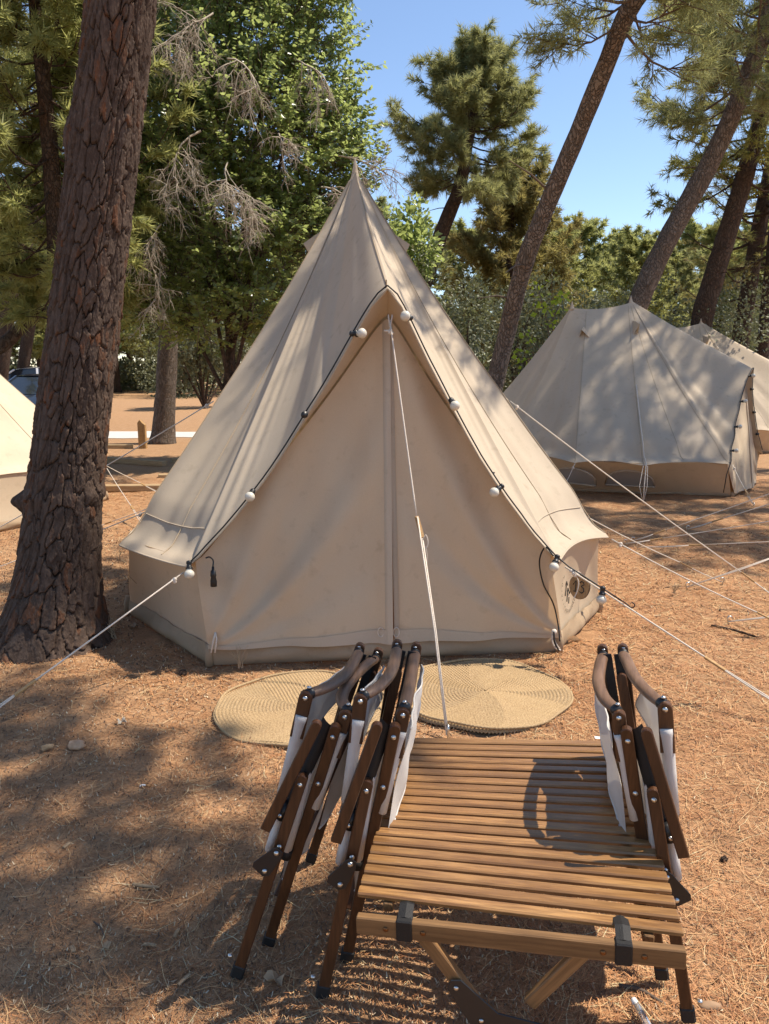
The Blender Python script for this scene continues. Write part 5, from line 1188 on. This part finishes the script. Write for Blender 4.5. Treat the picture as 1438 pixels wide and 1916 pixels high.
#@@PART5
# ------------------------------------------------------------------ small things on the ground
def pebble(name, label, cat, px, size, mat, sc=(1, .8, .6), seed=0, group=None):
    c = G(*px); c.z = float(gz(c.x, c.y)); mb = MB(); mb.ball((0, 0, 0), 1, 12, 8)
    for i, v_ in enumerate(mb.v):
        p = V(v_); k = 1 + .28 * mnoise.noise(p * 1.7 + V((seed, 3, 1))); mb.v[i] = (p.x * sc[0] * size * k, p.y * sc[1] * size * k, p.z * sc[2] * size * k + size * sc[2] * .7)
    o = mb.build(name, mat); o.location = c; return tag(o, label, cat, group)
rock_m = M('sandstone'); rock_m.base(rock_m.ramp(rock_m.noise(rock_m.coord(), 40, 5), [(.3, (.42, .24, .13)), (.7, (.58, .38, .24))])); rock_m.set('Roughness', .9)
pebble('stone', 'orange sandstone pebble lying in a sunny spot', 'stone', (143, 1397), .034, rock_m.m, (1.1, .8, .6), 1)
pebble('pine_cone', 'small dark pine cone lying before the tent corner', 'pine cone', (342, 1262), .022, MAT['bark_dark'], (1, .9, .9), 2)
pebble('pine_cone', 'dark pine cone on the sunny needles beside the star patterned rug', 'pine cone', (1240, 1310), .016, MAT['bark_dark'], (1.4, .8, .7), 3)
pebble('stone', 'small brown stone on the sunny ground beside the lone chair', 'stone', (1355, 1600), .012, MAT['bark_dark'], (1, 1, .9), 4)
pebble('stone', 'tan stone beside the feet of the lone chair', 'stone', (1330, 1872), .02, MAT['crumb'], (1.5, .7, .5), 5)
def stick_(name, label, cat, a, b, r, mat, bend=.01, n=6, flat=None):
    a, b = G(*a), G(*b); a.z = float(gz(a.x, a.y)) + r; b.z = float(gz(b.x, b.y)) + r; m_ = a.lerp(b, .5) + V((0, bend, .004)); o0 = V((a.x, a.y, 0)); mb = MB()
    P = spline([a, m_, b], 5); mb.tube(P, [r * (1 - .3 * i / len(P)) for i in range(len(P))], n, True, True, flat); o = mb.build(name, mat, loc=o0); return tag(o, label, cat)
def chip(label, px, ang, L, W, mat='crumb', th=.005, name='wood_chip', cat='wood chip'):
    c = G(*px); c.z = float(gz(c.x, c.y)) + .009; mb = MB(); mb.slab([(-L / 2, -W / 2), (L / 2 * .8, -W / 2 * .9), (L / 2, W / 4), (L / 2 * .4, W / 2), (-L / 2 * .9, W / 2 * .8)], (0, 0, 0), (1, 0, .06), (0, 1, .03), th, .001); o = mb.build(name, MAT[mat] if isinstance(mat, str) else mat)
    o.location = c; o.rotation_euler = (0, 0, ang); return tag(o, label, cat)
MAT['chip'] = wood_mat('chip_wood', (.30, .19, .10), (.42, .29, .17), (.54, .40, .25), 0, 12, .8, .2)
stick_('cork_piece', 'short cut branch end lying by the sandstone pebble', 'branch', (78, 1402), (100, 1398), .014, MAT['chip'], 0, 9)
cb = stick_('cigarette_butt', 'cigarette butt with white paper and tan filter on shaded ground', 'cigarette butt', (262, 1476), (273, 1475), .0042, plain('paper', (.75, .72, .68), .7), 0, 8)
mbf = MB(); a_, b_ = G(273, 1475), G(281, 1476); mbf.tube([V((a_.x - cb.location.x, a_.y - cb.location.y, gz(a_.x, a_.y) + .0042)), V((b_.x - cb.location.x, b_.y - cb.location.y, gz(b_.x, b_.y) + .0042))], .0043, 8); mbf.build('filter', plain('filter_paper', (.45, .22, .08), .7), cb, world=False)
stick_('twig', 'peeled pale twig on the shaded ground near the leaning chairs', 'twig', (248, 1652), (298, 1656), .006, MAT['chip'], -.006)
stick_('twig', 'grey forked twig lying under the table edge in the sun', 'twig', (1158, 1838), (1240, 1870), .006, MAT['twig'], .012)
stick_('twig', 'thin dark twig near the lone chair on sunny litter', 'twig', (1230, 1330), (1272, 1318), .004, MAT['bark_dark'], .006)
stick_('twig', 'long dark twig lying on sunny ground between the ropes', 'twig', (1330, 1168), (1420, 1188), .008, MAT['bark_dark'], .02)
stick_('twig', 'bent grey twig before the half hidden rug', 'twig', (175, 1720), (196, 1750), .003, MAT['twig'], .006)
for k, (lab, px, an, L, W) in enumerate([('flat pale wood chip out on the shaded ground', (125, 1585), 1.1, .030, .014), ('square grey brown bark chip on shaded ground', (200, 1768), 1.5, .026, .020), ('upright tan wood chip near the chair feet', (330, 1742), 1.4, .032, .012),
        ('broken tan wood chip with dark bark', (136, 1775), -.9, .030, .014), ('pale split chip beside the shaded needles', (280, 1765), -.2, .04, .010), ('pale chip under the slatted table', (855, 1768), 1.2, .026, .013), ('grey chip under the table beside the hub plate', (860, 1860), .9, .022, .018),
        ('long pale chip on shaded ground by the chairs', (345, 1830), 1.0, .045, .010), ('cream chip lying between the star patterned rug and the ropes', (1228, 1150), .1, .05, .02), ('small white chip at the edge of the near shade', (118, 1706), .8, .018, .008), ('pale chip by the outer chair foot', (592, 1770), 1.2, .020, .010)]): chip(lab, px, an, L, W, 'chip')
def leaf(label, px, s, seed, mat):
    r = random.Random(seed); c = G(*px); c.z = float(gz(c.x, c.y)) + .006; mb = MB(); n = 15
    vs = [V((0, 0, .004))]
    for i in range(n):
        a = 2 * math.pi * i / n; k = s * (1 + .22 * math.sin(a * 5) + r.uniform(-.1, .1)); vs.append(V((math.cos(a) * k, math.sin(a) * k * .75, .012 * math.sin(a * 3 + seed) + .012)))
    mb.add(vs, [(0, 1 + i, 1 + (i + 1) % n) for i in range(n)]); o = mb.build('dry_leaf', mat); o.location = c; return tag(o, label, 'leaf')
leafm = plain('dry_leaf_skin', (.36, .25, .15), .8)
leaf('curled dry tan leaf between the feet of the two leaning chairs', (515, 1838), .026, 1, leafm); leaf('small dry leaf by the tent corner wall', (318, 1193), .03, 2, leafm); leaf('pale dry leaf behind the half hidden rug', (250, 1170), .025, 3, leafm); leaf('whitish dry leaf on the shaded ground before the near pine', (228, 1352), .02, 4, plain('pale_leaf', (.5, .44, .35), .8))
# clear tube under the table edge
c = G(1196, 1905); mg = M('clear_plastic'); mg.set('Base Color', (.9, .9, .9)); mg.set('Roughness', .08); mg.set('Transmission Weight', .85); mg.set('IOR', 1.3)
tt = thing('plastic_tube', 'small clear plastic tube lying in the sun under the table', 'tube', c); mb = MB(); mb.lathe(c + V((.01, -.05, .012)), (-.12, 1, 0), [(0, .009), (.01, .010), (.07, .010), (.075, .007), (.08, .007)], 14); mb.build('body', mg.m, tt)
mb = MB(); mb.lathe(c + V((.0, .031, .012)), (-.12, 1, 0), [(0, .0075), (.012, .0075), (.013, .006)], 12); mb.build('cap', plain('white_cap', (.7, .7, .7), .4), tt)
# dry weeds at the foot of the left wall
def weed(label, px, h, n, seed, mat):
    r = random.Random(seed); b = G(*px); t = thing('dry_weed', label, 'weed', b); mb = MB()
    for k in range(n):
        a = r.uniform(-.5, .5); e = b + V((a * h, r.uniform(-.2, .1) * h, h * r.uniform(.6, 1))); m_ = b.lerp(e, .5) + V((-a * .12 * h, 0, .04 * h)); P = spline([b + V((r.gauss(0, .01), 0, 0)), m_, e], 4); mb.tube(P, np.linspace(.0022, .001, len(P)), 4, False)
        for j in range(2): s = r.uniform(.5, .95); p = poly_at(P, s); mb.tube([p, p + V((r.uniform(-.05, .05), r.uniform(-.03, .03), r.uniform(.02, .06)))], [.0014, .0007], 3, False)
    mb.build('stems', mat, t)
straw = plain('dry_straw', (.42, .31, .19), .8)
weed('thin dry weed against the shaded tent wall', (300, 1165), .36, 5, 1, plain('weed_brown', (.16, .10, .065), .8)); weed('tuft of straw at the tent front corner', (448, 1250), .09, 9, 2, straw); weed('dry grass tuft at the foot of the big pine', (212, 1195), .10, 8, 3, straw); weed('straw sprig on the sunny ground', (1262, 1110), .06, 8, 4, straw)
weed('dry stalk under the tent eave beside the big pine', (222, 1050), .12, 6, 5, straw)
# ------------------------------------------------------------------ timbers and post in the clearing
def timber(label, a, b, w, h):
    a, b = V(a), V(b); L = (b - a).length; mb = MB(); mb.bar((-L / 2, 0, h / 2), (L / 2, 0, h / 2), w, h, c=.008); o = mb.build('timber', MAT['timber']); o.location = (a + b) / 2 - V((0, 0, .015)); o.rotation_euler = (0, 0, math.atan2(b.y - a.y, b.x - a.x)); return tag(o, label, 'timber')
timber('timber edging at the foot of the wooden post', G(150, 860), G(308, 871), .12, .09); timber('timber edging beside the straight pine', G(320, 864), G(420, 858), .11, .07)
timber('short timber edging half way to the clearing', G(296, 893), G(420, 889), .12, .06); timber('near timber edging behind the big pine trunk', G(120, 918), G(345, 916), .12, .085); timber('grey timber edging beyond the wooden post', G(180, 838), G(248, 838), .12, .08)
pb = G(266, 838); pt_ = thing('wooden_post', 'wooden marker post with slanted top in the clearing', 'post', pb)
mb = MB(); mb.slab([(-.06, -.1), (.035, -.1), (.035, .50), (-.012, .56), (-.06, .50)], pb, (1, 0, 0), (0, 0, 1), .10, .004); mb.build('post', MAT['slider'], pt_)
mb = MB(); mb.slab([(.037, -.1), (.085, -.1), (.085, .46), (.037, .50)], pb + V((0, .004, 0)), (1, 0, 0), (0, 0, 1), .10, .004); mb.build('side_board', MAT['slider'], pt_)
# ------------------------------------------------------------------ parked cars
def car(label, loc, rot, paint, L=4.2, Wd=1.76, Hh=1.5):
    t = thing('parked_car', label, 'car', loc); t.rotation_euler = (0, 0, rot); glass = MAT['glass']; B = lambda mb, n, m, p=t: mb.build(n, m, p, world=False)
    st = [(-.5, .38, .62, .60, .80), (-.47, .26, .80, .72, .95), (-.36, .22, .90, .86, 1.0), (-.2, .20, .95, .92, 1.0), (.0, .20, .96, .94, 1.0), (.25, .20, .98, .95, 1.0), (.42, .22, .97, .88, .98), (.49, .30, .88, .74, .9), (.5, .40, .70, .62, .85)]
    mb = MB(); secs = []
    for (x, z0, z1, wt, wb) in st:
        w = Wd / 2; z1 = z1 * Hh / 1.5 * .98; secs.append([(x * L, -w * wb, z0 + .02), (x * L, -w * wb, z0 + .28), (x * L, -w * (wt + .04), z1 - .06), (x * L, -w * wt * .93, z1), (x * L, w * wt * .93, z1), (x * L, w * (wt + .04), z1 - .06), (x * L, w * wb, z0 + .28), (x * L, w * wb, z0 + .02)])
    vs = [p for s_ in secs for p in s_]; n = len(secs); fs = [(i * 8 + j, i * 8 + (j + 1) % 8, i * 8 + 8 + (j + 1) % 8, i * 8 + 8 + j) for i in range(n - 1) for j in range(8)] + [tuple(range(7, -1, -1)), tuple(range(n * 8 - 8, n * 8))]
    mb.add(vs, fs, True); B(mb, 'body', paint)
    gh = [(-.21, .94, .80), (-.03, 1.42, .66), (.10, 1.48, .66), (.30, 1.46, .64), (.44, 1.20, .66), (.47, .96, .74)]; mb = MB(); vs = []
    for x, z, w in gh: z = z * Hh / 1.5; vs += [(x * L, -Wd / 2 * w, z), (x * L, -Wd / 2 * .88, .93 * Hh / 1.5), (x * L, Wd / 2 * .88, .93 * Hh / 1.5), (x * L, Wd / 2 * w, z)]
    fs = []
    for i in range(5):
        for j in ((0, 1), (2, 3)): fs.append((i * 4 + j[0], i * 4 + j[1], i * 4 + 4 + j[1], i * 4 + 4 + j[0]))
    m2 = MB(); m2.add(vs, fs); B(m2, 'side_glass', glass)
    m3 = MB(); m3.add(vs, [(0, 4, 7, 3)]); B(m3, 'windscreen', glass); m4 = MB(); m4.add(vs, [(12, 16, 19, 15), (16, 20, 23, 19)]); B(m4, 'rear_window', glass)
    m5 = MB(); m5.grid(lambda u, v: V(((-.035 + .34 * u) * L, (v - .5) * Wd * .68, (1.425 + .06 * math.sin(math.pi * u)) * Hh / 1.5 + .015 * math.sin(math.pi * v))), 10, 8); ro = B(m5, 'roof', paint)
    for y in (-1, 1):
        p = MB()
        for xa, za, xb, zb in ((-.21, .95, -.03, 1.43), (.12, .95, .12, 1.47), (.30, 1.46, .46, .96)): p.bar((xa * L, y * Wd / 2 * .87, za * Hh / 1.5), (xb * L, y * Wd / 2 * .67, zb * Hh / 1.5), .07, .05)
        B(p, 'pillars', paint)
        for x in (-.32, .30):
            w_ = MB(); w_.lathe((x * L, y * (Wd / 2 - .20), .31), (0, y, 0), [(0, .25), (.01, .31), (.19, .31), (.21, .27)], 20); wo = B(w_, 'wheel', MAT['rubber']); r_ = MB(); r_.lathe((x * L, y * (Wd / 2 - .01), .31), (0, y, 0), [(0, .20), (.015, .19), (.02, .05)], 16); B(r_, 'rim', MAT['steel'], wo)
        h = MB(); h.ball((-.47 * L, y * Wd / 2 * .68, .66), .10, 10, 6, (.7, 1.4, .8)); B(h, 'headlight', glass)
        mm = MB(); mm.ball((-.17 * L, y * (Wd / 2 + .06), 1.0 * Hh / 1.5), .10, 8, 6, (.6, 1, .7)); B(mm, 'mirror', paint)
    return t
gm = M('car_glass'); gm.set('Base Color', (.02, .025, .03)); gm.set('Roughness', .05); gm.set('Specular IOR Level', .8); MAT['glass'] = gm.m
pw = M('white_car_paint'); pw.set('Base Color', (.72, .73, .75)); pw.set('Roughness', .25); pw.set('Coat Weight', .6); pd = M('dark_blue_car_paint'); pd.set('Base Color', (.012, .018, .03)); pd.set('Roughness', .2); pd.set('Coat Weight', .8)
car('dark blue car parked behind the pale bell tent', V((D(75, 770, 21.5).x, 21.5, 0)), math.radians(75), pd.m, 4.1, 1.74, 1.42)
car('white car parked beyond the dark blue car', V((D(45, 770, 25.5).x, 25.5, 0)), math.radians(20), pw.m, 4.4, 1.8, 1.6)
